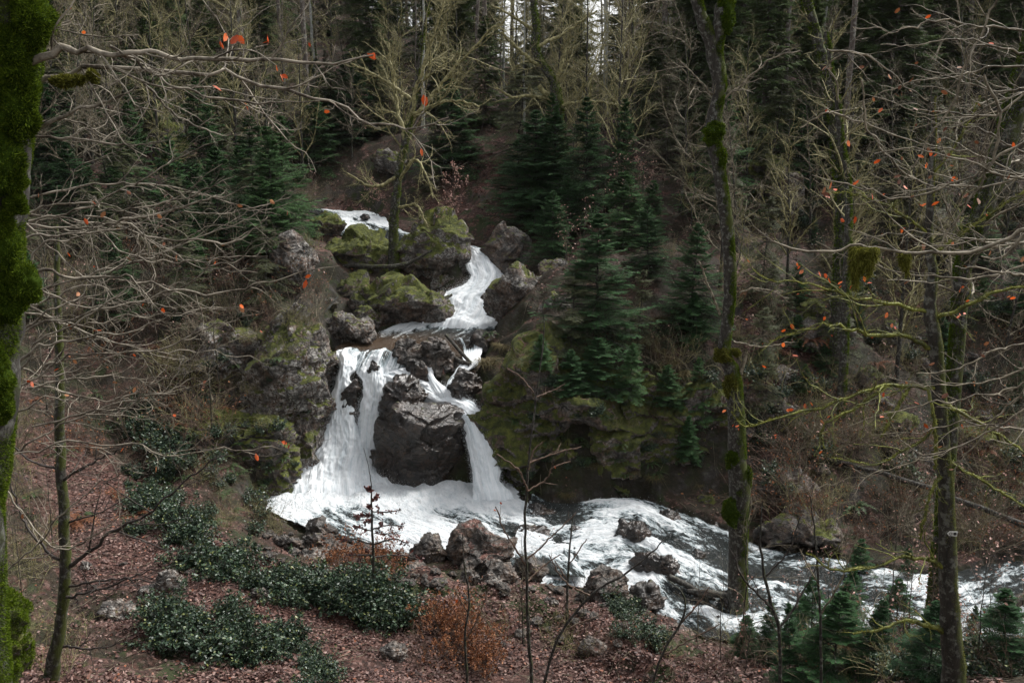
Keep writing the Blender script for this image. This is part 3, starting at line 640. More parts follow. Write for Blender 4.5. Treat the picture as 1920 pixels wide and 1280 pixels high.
# ------------------------------------------------------------------ plant generators
def tubes(P, R, k=4):
    """P (N,n,3), R (N,n) -> verts, quads"""
    Nn, n = P.shape[:2]; T = nrm(np.gradient(P, axis=1))
    mt = np.abs(T[..., 2]).mean(1); ref = np.where((mt > .75)[:, None], np.array([[1., .13, 0]]), np.array([[0, .07, 1.]]))[:, None]
    A = nrm(np.cross(T, ref)); B = np.cross(T, A)
    th = np.arange(k) * 2 * math.pi / k
    V = P[:, :, None] + R[:, :, None, None] * (np.cos(th)[None, None, :, None] * A[:, :, None] + np.sin(th)[None, None, :, None] * B[:, :, None])
    idx = np.arange(Nn * n * k).reshape(Nn, n, k); nx = np.roll(idx, -1, axis=2)
    Fq = np.stack([idx[:, :-1], nx[:, :-1], nx[:, 1:], idx[:, 1:]], -1).reshape(-1, 4)
    return V.reshape(-1, 3), Fq
def grow(p0, d0, L, n, wob, up, r, curl=0.):
    P = np.zeros((len(p0), n, 3)); P[:, 0] = p0; d = nrm(d0); st = (L / (n - 1))[:, None]
    bend = r.normal(size=d.shape) * curl
    for i in range(1, n):
        d = nrm(d + r.normal(size=d.shape) * wob + bend / n + np.array([0, 0, up]) * (1. / n))
        P[:, i] = P[:, i - 1] + d * st
    return P
def kids(P, R, m, t0, t1, ang, r, flat=0., lenf=None, L=None):
    """m children per parent: start points, directions, radii, lengths"""
    Nn, n = P.shape[:2]; t = (np.arange(m)[None] + r.rand(Nn, m)) / m * (t1 - t0) + t0
    f = t * (n - 1); i = np.clip(f.astype(int), 0, n - 2); w = (f - i)[..., None]; a = np.arange(Nn)[:, None]
    p = P[a, i] * (1 - w) + P[a, i + 1] * w; T = nrm(P[a, i + 1] - P[a, i]); rad = R[a, i] * (1 - w[..., 0]) + R[a, i + 1] * w[..., 0]
    q = r.normal(size=p.shape); q[..., 2] *= (1 - flat); q = nrm(q - (q * T).sum(-1, keepdims=True) * T)
    an = ang * (1 + r.normal(size=t.shape) * .22)[..., None]
    d = T * np.cos(an) + q * np.sin(an)
    Lp = np.linalg.norm(np.diff(P, axis=1), axis=2).sum(1)[:, None]
    return p.reshape(-1, 3), d.reshape(-1, 3), rad.ravel(), (t.ravel()), np.repeat(Lp, m, 1).ravel()
class Acc:
    def __init__(s): s.V = []; s.F = []; s.n = 0
    def add(s, V, Fq): s.V.append(V); s.F.append(Fq + s.n); s.n += len(V)
    def tubes(s, P, R, k): s.add(*tubes(P, R, k))
    def mesh(s, name, mat, smooth=True, attr=None): return mesh_np(name, np.concatenate(s.V), np.concatenate(s.F), mat, smooth, attr)
def taper(r0, r1, n): return r0[:, None] * (1 - np.linspace(0, 1, n)[None]) + r1[:, None] * np.linspace(0, 1, n)[None]
def branch_out(acc, P, R, spec, r, tips=None):
    """spec rows: m, t0, t1, length ratio, angle, up, wobble, n, k, flat"""
    for (m, t0, t1, lr, ang, up, wob, n, k, flat) in spec:
        p, d, rad, t, Lp = kids(P, R, m, t0, t1, ang, r, flat)
        L = Lp * lr * (1.15 - .75 * t) * r.uniform(.5, 1.25, len(t))
        R0 = np.minimum(rad * .62, L * TWK + TWMIN); P = grow(p, d, L, n, wob, up, r, .5); R = taper(R0, R0 * .3, n)
        acc.tubes(P, R, k)
        if tips is not None: tips.append((P, R))
    return P, R
def leafmesh(name, C, size, r, mat, dirs=None, asp=.55, fold=.25, flatz=0., mesh=True):
    """folded leaf blades at points C; size (N,)"""
    n = len(C); a = r.normal(size=(n, 3)) if dirs is None else dirs + r.normal(size=(n, 3)) * .35
    a[:, 2] *= (1 - flatz); a = nrm(a); b = r.normal(size=(n, 3)); b[:, 2] *= (1 - flatz); b = nrm(b - (b * a).sum(-1, keepdims=True) * a); c = np.cross(a, b)
    s = size[:, None]; w = s * asp * .5
    V = np.stack([C, C + a * s * .35 + b * w + c * w * fold, C + a * s * .75 + b * w * .8 + c * w * fold, C + a * s, C + a * s * .75 - b * w * .8 + c * w * fold, C + a * s * .35 - b * w + c * w * fold], 1)
    i = np.arange(n)[:, None] * 6
    Fq = np.concatenate([i + np.array([[0, 1, 2, 3]]), i + np.array([[0, 3, 4, 5]])])
    rn = np.repeat(r.rand(n), 6)
    if not mesh: return V.reshape(-1, 3), Fq, rn
    return mesh_np(name, V.reshape(-1, 3), Fq, mat, False, {'rnd': rn})
def needles(P, M_, ln, wd, r, up=.15, taperf=.6, jit=.2):
    """needle blades both sides of twig polylines P (N,n,3), M_ per side"""
    Nn, n = P.shape[:2]; t = (np.arange(M_)[None] + r.rand(Nn, M_)) / M_; f = t * (n - 1) * .999; i = f.astype(int); w = (f - i)[..., None]; a = np.arange(Nn)[:, None]
    p = P[a, i] * (1 - w) + P[a, i + 1] * w; T = nrm(P[a, i + 1] - P[a, i]); S = nrm(np.cross(T, np.array([0, 0, 1.])) + 1e-6)
    out = []
    for sg in (-1, 1):
        d = nrm(S * sg + T * .75 + np.array([0, 0, up]) + r.normal(size=p.shape) * jit); l = ln * (1 - taperf * t[..., None] ** 2) * r.uniform(.7, 1.2, (Nn, M_, 1))
        q = T * wd * .5
        out.append(np.stack([p - q, p + q, p + d * l], 2).reshape(-1, 3, 3))
    V = np.concatenate(out); Fq = np.arange(len(V) * 3).reshape(-1, 3)
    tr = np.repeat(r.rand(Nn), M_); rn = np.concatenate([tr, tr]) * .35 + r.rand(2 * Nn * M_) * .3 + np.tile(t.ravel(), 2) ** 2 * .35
    return V.reshape(-1, 3), Fq, np.repeat(rn, 3)

def fir(h, seed, blen, gap=.25, per=6, ntw=8, nsub=3, nd=5, nl=.03, nw=.012, low=.05, droop=0., mat='needle', bark='bark_dark', r0=.05, gaps=.15, topup=.5, lean=0, expo=.85):
    """conifer prototype meshes: trunk (with its limbs) and needle crown"""
    r = np.random.RandomState(seed); nz_ = 14
    tp = np.stack([np.linspace(0, lean, nz_) + r.normal(size=nz_) * .01 * h * .3, r.normal(size=nz_) * .01 * h * .3, np.linspace(0, h, nz_)], -1); tp[0, :2] = 0
    acc = Acc(); tr = np.linspace(r0, r0 * .12, nz_); acc.tubes(tp[None], tr[None], 7)
    ph = np.arange(low * h, h * .97, gap); hh = np.repeat(ph, per) + r.uniform(-.3, .3, len(ph) * per) * gap; hh = np.clip(hh, 0, h * .985)
    keep = r.rand(len(hh)) > gaps; hh = hh[keep]; t = hh / h
    az = r.uniform(0, 2 * math.pi, len(hh)); L = blen * np.clip(1 - t, .02, 1) ** expo * r.uniform(.6, 1.2, len(hh)) + .06 * h / 6
    el = -droop * (1 - t) + topup * t + r.normal(size=len(t)) * .12
    d = np.stack([np.cos(az) * np.cos(el), np.sin(az) * np.cos(el), np.sin(el)], -1)
    p = np.stack([np.interp(hh, tp[:, 2], tp[:, i]) for i in range(3)], -1)
    P = grow(p, d, L, 7, .05, -.25 + .3 * topup, r, .25); R = taper(L * .012 + .003, L * .003 + .001, 7); acc.tubes(P, R, 4)
    # side twigs in the branch plane
    Nn = len(P); m = ntw; tt = (np.arange(m)[None] + r.rand(Nn, m) * .6) / m * .85 + .12; f = tt * 5.99; i = f.astype(int); w = (f - i)[..., None]; a = np.arange(Nn)[:, None]
    q = P[a, i] * (1 - w) + P[a, i + 1] * w; T = nrm(P[a, i + 1] - P[a, i]); S = nrm(np.cross(T, np.array([0, 0, 1.])) + 1e-6)
    tw = []
    for sg in (-1, 1):
        dd = nrm(T * .75 + S * sg + r.normal(size=T.shape) * .12 + np.array([0, 0, -.1 - droop * .5])).reshape(-1, 3)
        ll = (L[:, None] * (.55 * (1.05 - tt)) * r.uniform(.7, 1.2, tt.shape) + .03).ravel()
        tw.append(grow(q.reshape(-1, 3), dd, ll, 4, .06, -droop * .8, r))
    TW = np.concatenate(tw)
    acc.tubes(TW, np.full((len(TW), 4), .0025 * max(1, nl / .04)), 3)
    allt = [P[:, 2:], TW]
    if nsub:
        Nn = len(TW); m = nsub; tt = (np.arange(m)[None] + .4) / m * .9 + r.rand(Nn, m) * .1; f = tt * 2.9; i = f.astype(int); w = (f - i)[..., None]; a = np.arange(Nn)[:, None]
        q = TW[a, i] * (1 - w) + TW[a, i + 1] * w; T = nrm(TW[a, i + 1] - TW[a, i]); S = nrm(np.cross(T, np.array([0, 0, 1.])) + 1e-6); Lt = np.linalg.norm(TW[:, -1] - TW[:, 0], axis=1)[:, None]
        for sg in (-1, 1):
            dd = nrm(T + S * sg * .9 + r.normal(size=T.shape) * .1).reshape(-1, 3)
            allt.append(grow(q.reshape(-1, 3), dd, (Lt * .5 * (1.1 - tt)).ravel() + .015, 3, .04, -.1, r))
    V = []; Fc = []; A = []; nv0 = 0
    for tset in allt:
        ml = np.linalg.norm(np.diff(tset, axis=1), axis=2).sum(1).mean(); M_ = max(2, int(nd * ml / .12))
        v, f, rn = needles(tset, M_, nl, nw, r); V.append(v); Fc.append(f + nv0); A.append(rn); nv0 += len(v)
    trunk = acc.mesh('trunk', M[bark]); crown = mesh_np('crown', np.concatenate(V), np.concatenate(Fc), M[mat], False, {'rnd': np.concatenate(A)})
    return trunk, crown
PROTO = {}; TWMIN = .0015; TWK = .018
def proto(key, parts):
    PROTO[key] = parts
def plant(key, name, loc, label, cat, group=None, rz=None, sc=1., tilt=0):
    if name in ('bramble_bush', 'ivy_clump', 'fern'): name = {'thick_b': 'bare_shrub', 'thick_d': 'bare_shrub', 'sap_a': 'beech_sapling', 'sap_b': 'beech_sapling', 'fern': 'fern', 'rustfern': 'fern', 'tussock': 'grass_tussock', 'ivy': 'ivy_clump'}.get(key, name)
    if name == 'beech_sapling': cat = 'sapling'
    if key[:3] in ('fir', 'spr') and not isinstance(sc, tuple): w_ = rs.uniform(.72, 1.3); sc = (sc * w_, sc * w_ * rs.uniform(.8, 1.2), sc); tilt += rs.uniform(-.07, .07)
    e = empty(name, loc); e.rotation_euler = (tilt, 0, rs.uniform(0, 6.28) if rz is None else rz); e.scale = (sc,) * 3 if not isinstance(sc, tuple) else sc
    for pn, me in PROTO[key]: link(pn, me, e)
    return tag(e, label, cat, group)
def bare(h, seed, r0, spec, lean=(0, 0), wob=.03, bark='bark_dark', twig='twig_grey', leaves=None, n=14, fork=0):
    r = np.random.RandomState(seed); z = np.linspace(0, h, n)
    P = np.stack([lean[0] * (z / h) ** 1.4 + np.cumsum(r.normal(size=n)) * wob * h / n, lean[1] * (z / h) ** 1.4 + np.cumsum(r.normal(size=n)) * wob * h / n, z], -1); P -= P[0]
    R = r0 * (1 - .8 * (z / h)); R[0] *= 1.35
    a = Acc(); a.tubes(P[None], R[None], 9); t = a.mesh('trunk', M[bark])
    c = Acc(); PP = P[None]; RR = R[None]
    Pe, Re = branch_out(c, PP, RR, spec, r)
    out = [('trunk', t), ('crown', c.mesh('crown', M[twig]))]
    if leaves:
        k = r.choice(len(Pe), min(leaves[1], len(Pe)), False); C = Pe[k, r.randint(1, Pe.shape[1], len(k))]
        out.append(('leaves', leafmesh('leaves', C, leaves[2] * r.uniform(.7, 1.3, len(k)), r, M[leaves[0]], flatz=.3)))
    return out
TWMIN = .004
# prototypes ------------------------------------------------------
proto('fir_a', list(zip(('trunk', 'crown'), fir(4.6, 1, 2.0, .19, 7, 9, 3, 5, .055, .022, r0=.06, droop=.12))))
proto('fir_b', list(zip(('trunk', 'crown'), fir(3.2, 2, 1.6, .17, 7, 8, 3, 5, .055, .022, r0=.045, droop=.05))))
proto('fir_c', list(zip(('trunk', 'crown'), fir(4.2, 8, 1.9, .24, 6, 8, 3, 4, .055, .020, r0=.05, droop=.35, gaps=.4, mat='needle_olive', topup=.2, lean=.3, expo=.6))))
proto('fir_near', list(zip(('trunk', 'crown'), fir(2.3, 3, 1.0, .13, 7, 9, 4, 9, .026, .008, r0=.03, droop=0., mat='needle_near'))))
proto('spruce_a', list(zip(('trunk', 'crown'), fir(15, 4, 3.4, .40, 8, 10, 2, 2.2, .15, .07, low=.04, r0=.17, droop=.22, mat='needle_far', bark='bark_brown'))))
proto('spruce_b', list(zip(('trunk', 'crown'), fir(11, 5, 2.9, .34, 8, 10, 2, 2.4, .13, .06, low=.04, r0=.13, droop=.18, mat='needle_far', bark='bark_brown', gaps=.3))))
proto('spruce_c', list(zip(('trunk', 'crown'), fir(26, 6, 3.8, .5, 7, 10, 2, 2., .16, .08, low=.12, r0=.24, droop=.45, mat='needle_far', bark='bark_brown', gaps=.35))))
proto('spruce_o', list(zip(('trunk', 'crown'), fir(10, 7, 2.9, .32, 8, 10, 2, 2, .12, .035, low=.04, r0=.11, droop=.35, mat='needle_olive', bark='bark_brown', gaps=.35))))
def pole(h, seed, r0, bark, nst=60, stl=.9):
    r = np.random.RandomState(seed); n = 16; z = np.linspace(0, h, n)
    P = np.stack([np.cumsum(r.normal(size=n)) * .05, np.cumsum(r.normal(size=n)) * .05, z], -1); P -= P[0]; R = r0 * (1 - .55 * z / h); R[0] *= 1.3
    a = Acc(); a.tubes(P[None], R[None], 9); c = Acc()
    branch_out(c, P[None], R[None], [(nst, .08, .98, .03 * stl, 1.35, -.5, .12, 5, 3, .5), (5, .2, .95, .45, .9, -.2, .15, 4, 3, .3)], r)
    return [('trunk', a.mesh('trunk', M[bark])), ('crown', c.mesh('crown', M['twig_grey']))]
proto('pole_a', pole(24, 11, .21, 'bark_brown', 110, 1.6)); proto('pole_b', pole(24, 12, .15, 'bark_brown', 120, 1.7)); proto('pole_pale', pole(24, 13, .2, 'bark_pale', 70, 1.5)); proto('pole_thin', pole(16, 14, .07, 'bark_brown', 100, 1.8))
S4 = [(20, .15, .98, .42, .85, .4, .14, 8, 5, .1), (11, .12, .98, .42, .75, .2, .17, 6, 3, .2), (8, .15, 1, .45, .7, .1, .2, 5, 3, .2)]
proto('bare_a', bare(11, 21, .11, S4, twig='twig_olive'))
proto('bare_b', bare(9, 22, .08, S4, lean=(1.2, 0), twig='twig_grey'))
proto('bare_c', bare(7, 23, .055, S4, lean=(-.8, .3), twig='twig_olive', wob=.08))
proto('bare_d', bare(13, 24, .16, S4, lean=(.5, .5), twig='twig_grey', bark='bark_moss', wob=.08))
S3 = [(10, .15, .98, .5, .8, .35, .14, 7, 4, .1), (6, .15, .98, .5, .75, .15, .18, 5, 3, .2), (4, .2, 1, .5, .7, 0, .2, 4, 3, .2)]
proto('sap_a', bare(3.6, 31, .022, S3, twig='twig_grey', wob=.07)); proto('sap_b', bare(2.8, 32, .016, S3, twig='twig_brown', wob=.1, leaves=('pinkbeech', 60, .07)))
proto('sap_pink', bare(2.2, 33, .015, S3, twig='twig_brown', wob=.1, leaves=('pinkbeech', 330, .08)))
def thicket(seed, nst, h, spread, mat, leaves=None, k=4):
    r = np.random.RandomState(seed); p = np.stack([r.normal(size=nst) * spread * .35, r.normal(size=nst) * spread * .35, np.full(nst, -.05)], -1)
    d = np.stack([r.normal(size=nst) * .55, r.normal(size=nst) * .55, np.ones(nst)], -1); L = h * r.uniform(.5, 1.3, nst)
    P = grow(p, d, L, 9, .10, -.5, r, .8); R = taper(np.full(nst, .006 * h), np.full(nst, .002 * h), 9)
    a = Acc(); a.tubes(P, R, k); Pe, Re = branch_out(a, P, R, [(6, .2, .98, .38, .7, 0, .14, 5, 3, 0), (4, .2, 1, .45, .7, 0, .18, 4, 3, 0)], r)
    out = [('stems', a.mesh('stems', M[mat]))]
    if leaves:
        kk = r.randint(0, len(Pe), leaves[1]); C = Pe[kk, r.randint(1, 4, len(kk))]
        out.append(('leaves', leafmesh('leaves', C, leaves[2] * r.uniform(.6, 1.3, len(kk)), r, M[leaves[0]])))
    return out
proto('thick_a', thicket(41, 26, 1.5, 1.0, 'twig_brown', ('rust', 140, .07))); proto('thick_b', thicket(42, 22, 1.9, .9, 'twig_grey', ('pinkbeech', 60, .06))); proto('thick_c', thicket(43, 30, 1.2, 1.2, 'twig_brown'))
proto('thick_d', thicket(44, 26, 1.4, 1.0, 'twig_olive'))
proto('rust_bush', thicket(45, 30, 1.5, .9, 'twig_brown', ('rust', 2200, .07)))
def leafbush(seed, rad, h, n, size, mat, stems='twig_dark'):
    r = np.random.RandomState(seed); ns = 45
    az = r.uniform(0, 6.28, ns); el = r.uniform(.15, 1.5, ns); d = np.stack([np.cos(az) * np.cos(el), np.sin(az) * np.cos(el), np.sin(el)], -1)
    P = grow(np.zeros((ns, 3)), d, np.hypot(rad * np.cos(el), h * np.sin(el)) * r.uniform(.6, 1.45, ns), 7, .12, .1, r)
    a = Acc(); a.tubes(P, taper(np.full(ns, .010), np.full(ns, .004), 7), 4)
    Pe, _ = branch_out(a, P, taper(np.full(ns, .008), np.full(ns, .004), 7), [(7, .3, 1, .35, .8, .1, .15, 5, 3, 0)], r)
    k = r.randint(0, len(Pe), n); C = Pe[k, r.randint(1, 5, n)] + r.normal(size=(n, 3)) * .04; C[:, 2] = np.abs(C[:, 2]) * (1 + .5 * fbm(C, 1.7, 2, seed))
    return [('stems', a.mesh('stems', M[stems])), ('leaves', leafmesh('leaves', C, size * r.uniform(.6, 1.3, n), r, M[mat], flatz=.35, asp=.6))]
proto('ivy', leafbush(57, .5, .35, 900, .075, 'holly'))
proto('holly_a', leafbush(51, .95, .50, 3400, .10, 'holly')); proto('holly_b', leafbush(52, .75, .36, 2300, .085, 'holly'))
def frondtuft(seed, n, L, mat, nw, nl, up=.9):
    r = np.random.RandomState(seed); az = r.uniform(0, 6.28, n); d = np.stack([np.cos(az), np.sin(az), np.full(n, up)], -1)
    P = grow(r.normal(size=(n, 3)) * .03, d, L * r.uniform(.6, 1.2, n), 8, .04, -1.6, r); a = Acc(); a.tubes(P, taper(np.full(n, .004), np.full(n, .0015), 8), 3)
    v, f, rn = needles(P, 16, nl, nw, r, 0, .8)
    return [('stems', a.mesh('stems', M['twig_brown'])), ('fronds', mesh_np('fronds', v, f, M[mat], False, {'rnd': rn}))]
proto('fern', frondtuft(61, 16, .6, 'fern', .03, .13)); proto('rustfern', frondtuft(62, 18, .75, 'rust', .03, .14))
def tussock(seed, n, L, mat):
    r = np.random.RandomState(seed); az = r.uniform(0, 6.28, n); u_ = r.uniform(.6, 2.2, n); d = np.stack([np.cos(az), np.sin(az), u_], -1)
    P = grow(r.normal(size=(n, 3)) * np.array([.09, .09, .01]), d, L * r.uniform(.5, 1.2, n), 7, .04, -2.2, r); T = np.cross(nrm(np.gradient(P, axis=1)), np.array([0, 0, 1.])); T = nrm(T + 1e-6)
    w = (np.linspace(1, .15, 7) * .008)[None, :, None]; V = np.stack([P - T * w, P + T * w], 2); idx = np.arange(n * 14).reshape(n, 7, 2)
    Fq = np.stack([idx[:, :-1, 0], idx[:, :-1, 1], idx[:, 1:, 1], idx[:, 1:, 0]], -1).reshape(-1, 4)
    return [('blades', mesh_np('blades', V.reshape(-1, 3), Fq, M[mat], False, {'rnd': np.repeat(r.rand(n), 14)}))]
proto('tussock', tussock(63, 260, .5, 'grassy'))
print('protos', time.time() - T0)

# ------------------------------------------------------------------ hillside forest
wcells = wp[:, :2][::7]
kw = KDTree(len(wcells))
for i, p in enumerate(wcells): kw.insert((p[0], p[1], 0), i)
kw.balance()
taken = []
def free(x, y, dmin, wmin=1.5):
    if any((x - a) ** 2 + (y - b) ** 2 < dmin * dmin for a, b in taken): return False
    return kw.find((x, y, 0))[2] > wmin
def where(u):
    return 'on the slope behind the left trunk' if u < 200 else 'on the upper left hillside' if u < 480 else 'above the far stream' if u < 860 else 'right of the leaf gully' if u < 1240 else 'behind the mossy forked tree' if u < 1560 else 'on the far right hillside'
def scatter(n, keys, y0, y1, dmin, name, labf, cat, group, sc=(.85, 1.2), urange=(-150, 2070), vtop=None, avoid=None, tilt=.04, dens=2.):
    made = tries = 0
    while made < n and tries < n * 60:
        tries += 1
        Y = (y0 ** (1 / 1) + (y1 - y0) * rs.rand() ** (1 / dens * 1.6)); u = rs.uniform(*urange); x = (u - 960) / F * Y * 1.0
        if not free(x, Y, dmin): continue
        p = on_ground(x, Y); uu, vv, zz = proj(p)
        if vtop and not (vtop[0] < vv < vtop[1]): continue
        if avoid and avoid(float(uu), float(vv), Y): continue
        taken.append((x, Y)); k = keys[rs.randint(len(keys))]; s = rs.uniform(*sc)
        plant(k, name, p - np.array([0, 0, .05]), labf(k) + ' ' + where(float(uu)), cat, group, sc=s, tilt=rs.uniform(-tilt, tilt)); made += 1
    return made
# leaf-covered gullies that stay open: no trees there
def gully(u, v, Y): return (540 < u < 960 and 385 < v < 720) or (830 < u < 965 and 265 < v < 480) or (600 < u < 740 and 330 < v < 440)
def skygap(u, v, Y): return gully(u, v, Y) or (1060 < u < 1290 and v < 230 and Y > 68 and rs.rand() < .35)
# single landmarks
def landmark(key, name, u, v, label, cat, group=None, sc=1., Y=None, rz=None, tilt=0, sink=.05):
    g = ground_hit(u, v, 6) if Y is None else top_at(*at(u, v, Y)[:2])
    if g is None: return
    taken.append((g[0], g[1])); return plant(key, name, g - np.array([0, 0, sink]), label, cat, group, rz, sc, tilt)
landmark('pole_pale', 'beech_tree', 1137, 215, 'tall pale smooth trunk standing against the light on the ridge', 'tree', sc=.9)
landmark('pole_pale', 'beech_tree', 945, 180, 'thin pale trunk left of the crooked mossy tree', 'tree', sc=.55)
landmark('pole_pale', 'beech_tree', 793, 240, 'pale trunk behind the slender forked tree', 'tree', sc=.6)
landmark('pole_a', 'beech_tree', 1568, 400, 'grey trunk rising from the right outcrop', 'tree', sc=.9)
landmark('pole_a', 'spruce_tree', 1432, 262, 'grey brown trunk beside the right hillside path', 'tree', sc=.9)
landmark('pole_a', 'spruce_tree', 1470, 250, 'dark trunk right of the grey brown path trunk', 'tree', sc=.8)
landmark('pole_pale', 'beech_tree', 985, 270, 'short pale lichen trunk above the leaf gully', 'tree', sc=.4)
def far(n, keys, y0, y1, name, lab, cat, group):
    for i in range(n):
        Y = rs.uniform(y0, y1); u = rs.uniform(-60, 1980); x = (u - 960) / F * Y
        if 1060 < u < 1290 and rs.rand() < .7: continue
        plant(keys[rs.randint(len(keys))], name, on_ground(x, Y), lab + ' ' + where(u), cat, group, sc=rs.uniform(.9, 1.25)); taken.append((x, Y))
far(46, ['pole_b', 'pole_a'], 100, 132, 'spruce_tree', 'bare trunk behind the skyline', 'tree', 'trunks behind the skyline')
far(34, ['bare_d', 'bare_a'], 92, 125, 'beech_tree', 'bare crown behind the skyline', 'tree', 'bare crowns behind the skyline')
far(40, ['spruce_a', 'spruce_b'], 96, 130, 'spruce_tree', 'dense spruce behind the skyline', 'tree', 'spruces behind the skyline')
print('scatter')
TL = {'pole_a': 'stout brown spruce trunk', 'pole_b': 'straight brown spruce trunk', 'pole_thin': 'thin pole like trunk', 'pole_pale': 'pale grey trunk',
      'bare_a': 'bare olive twigged tree', 'bare_b': 'leaning bare grey tree', 'bare_c': 'small crooked bare tree', 'bare_d': 'tall bare tree with mossy trunk',
      'spruce_a': 'dark green spruce', 'spruce_b': 'gappy dark spruce', 'spruce_c': 'very tall spruce with high crown', 'spruce_o': 'olive green drooping spruce', 'fir_a': 'young green fir', 'fir_b': 'small green fir', 'fir_c': 'loose olive fir with drooping boughs',
      'sap_a': 'thin bare sapling', 'sap_b': 'bare brown sapling with few leaves', 'sap_pink': 'low beech sapling with pale dry leaves'}
lf = lambda k: TL[k]
scatter(78, ['pole_a', 'pole_b', 'pole_b', 'pole_thin', 'pole_thin'], 66, 112, 1.5, 'spruce_tree', lf, 'tree', 'bare trunks of the hillside forest', vtop=(-80, 330), avoid=gully)
scatter(10, ['pole_pale'], 66, 100, 2., 'beech_tree', lf, 'tree', 'pale trunks of the hillside forest', vtop=(-80, 300), avoid=gully, sc=(.5, .8))
scatter(34, ['spruce_a', 'spruce_b', 'spruce_o'], 52, 100, 2.8, 'spruce_tree', lf, 'tree', 'green spruces of the right hillside', urange=(1230, 2050), vtop=(-50, 470), avoid=skygap, sc=(.7, 1.1))
scatter(46, ['spruce_a', 'spruce_b', 'spruce_o', 'spruce_o'], 56, 100, 2.8, 'spruce_tree', lf, 'tree', 'green spruces of the left hillside', urange=(-100, 860), vtop=(-50, 400), avoid=skygap, sc=(.4, .85))
scatter(13, ['spruce_a', 'spruce_b', 'spruce_o'], 66, 84, 2.6, 'spruce_tree', lf, 'tree', 'green spruces of the middle ridge', urange=(900, 1230), vtop=(150, 300), avoid=skygap, sc=(.4, .7))
scatter(40, ['spruce_c'], 74, 118, 2.6, 'spruce_tree', lf, 'tree', 'tall spruces on the skyline', vtop=(-200, 260), avoid=skygap, sc=(.8, 1.1))
scatter(100, ['bare_a', 'bare_b', 'bare_c', 'bare_d', 'bare_a'], 48, 96, 1.8, 'beech_tree', lf, 'tree', 'bare trees of the hillside forest', urange=(-100, 1250), vtop=(-40, 400), avoid=gully, sc=(.7, 1.1))
scatter(48, ['bare_a', 'bare_b', 'bare_c', 'bare_d'], 42, 90, 2.5, 'beech_tree', lf, 'tree', 'bare trees of the right hillside', urange=(1250, 2050), vtop=(0, 760), sc=(.6, 1.))
scatter(62, ['fir_a', 'fir_b', 'fir_c'], 40, 80, 1.4, 'fir_tree', lf, 'tree', 'young firs of the left slope', urange=(-20, 700), vtop=(180, 600), avoid=gully, sc=(.7, 1.5))
scatter(46, ['fir_a', 'fir_b', 'fir_c', 'fir_c'], 42, 78, 1.4, 'fir_tree', lf, 'tree', 'young firs of the right slope', urange=(950, 1950), vtop=(190, 700), avoid=gully, sc=(.7, 1.5))
scatter(34, ['sap_a', 'sap_b', 'sap_a'], 40, 75, 1.2, 'beech_sapling', lf, 'sapling', 'bare saplings of the slopes', urange=(0, 1250), vtop=(220, 620), sc=(.8, 1.5), avoid=gully)
for u, v, s in [(650, 265, 1.2), (850, 320, 1.3), (865, 300, 1.), (475, 400, 1.2), (1000, 420, 1.4), (970, 370, 1.1), (1040, 410, 1.3)]:
    landmark('fir_a' if s > 1.15 else 'fir_b', 'fir_tree', u, v, {650: 'dense fir behind the far stream', 850: 'round young fir at the left gully edge', 865: 'smaller fir touching the round gully fir', 475: 'fir at the top of the left cliff slope',
             1000: 'dense mossy green fir right of the leaf gully', 970: 'fir at the right gully edge', 1040: 'fir behind the flat topped block'}[u], 'tree', 'firs near the gully', s)
for u, v, s, l in [(708, 412, 1., 'pale leaved beech sapling left of the slender forked tree'), (850, 395, 1.1, 'pale leaved beech sapling right of the slender forked tree'), (845, 425, .8, 'small pale leaved sapling over the moss topped boulder'), (1190, 390, 1.2, 'pale leaved sapling behind the young fir group'), (700, 385, .8, 'pink leaved sapling on the far stream bank')]:
    landmark('sap_pink', 'beech_sapling', u, v, l, 'sapling', 'saplings keeping dry leaves', s)
# the young fir group on the crag
for u, v, s, k, l in [(1118, 640, (1.5, 1.4, 1.2), 'fir_a', 'tallest young fir on top of the mossy crag'), (1070, 655, .8, 'fir_c', 'small fir on the left edge of the crag top'), (1195, 650, .8, 'fir_c', 'bushy fir right of the tallest crag fir'), (1070, 740, .6, 'fir_b', 'low fir hanging over the crag face'), (1120, 730, .7, 'fir_b', 'dark fir below the tallest crag fir'),
                         (1215, 520, .75, 'fir_a', 'fir behind the crag top'), (1300, 640, .7, 'fir_b', 'fir left of the mossy forked trunk'), (1310, 790, .6, 'fir_a', 'dark fir at the shadowed crag end'), (1250, 760, .55, 'fir_b', 'low dark fir on the green crag face'), (1015, 690, .45, 'fir_b', 'tiny fir above the right chute'), (1290, 860, .6, 'fir_b', 'lowest dark fir near the rapids'), (1180, 740, .7, 'fir_b', 'short fir in the middle of the crag face')]:
    landmark(k, 'fir_tree', u, v, l, 'tree', 'firs on the crag', s)
# undergrowth
def sprinkle(n, keys, box, name, labf, cat, group, sc, wmin=.5, sink=.03, avoid=None):
    made = tries = 0
    while made < n and tries < n * 40:
        tries += 1; u = rs.uniform(box[0], box[2]); v = rs.uniform(box[1], box[3])
        if avoid and avoid(u, v): continue
        g = ground_hit(u, v)
        if g is None or kw.find((g[0], g[1], 0))[2] < wmin: continue
        k = keys[rs.randint(len(keys))]; plant(k, name, g - np.array([0, 0, sink]), labf[k], cat, group, sc=rs.uniform(*sc)); made += 1
BL = lambda w: {'thick_a': 'brown bramble thicket with rusty leaves ' + w, 'thick_b': 'grey twiggy thicket ' + w, 'thick_c': 'leafless brown bramble thicket ' + w, 'thick_d': 'olive bramble thicket ' + w, 'sap_a': 'thin bare sapling ' + w, 'sap_b': 'brown sapling with few leaves ' + w}
TH = ['thick_a', 'thick_b', 'thick_c', 'thick_d']
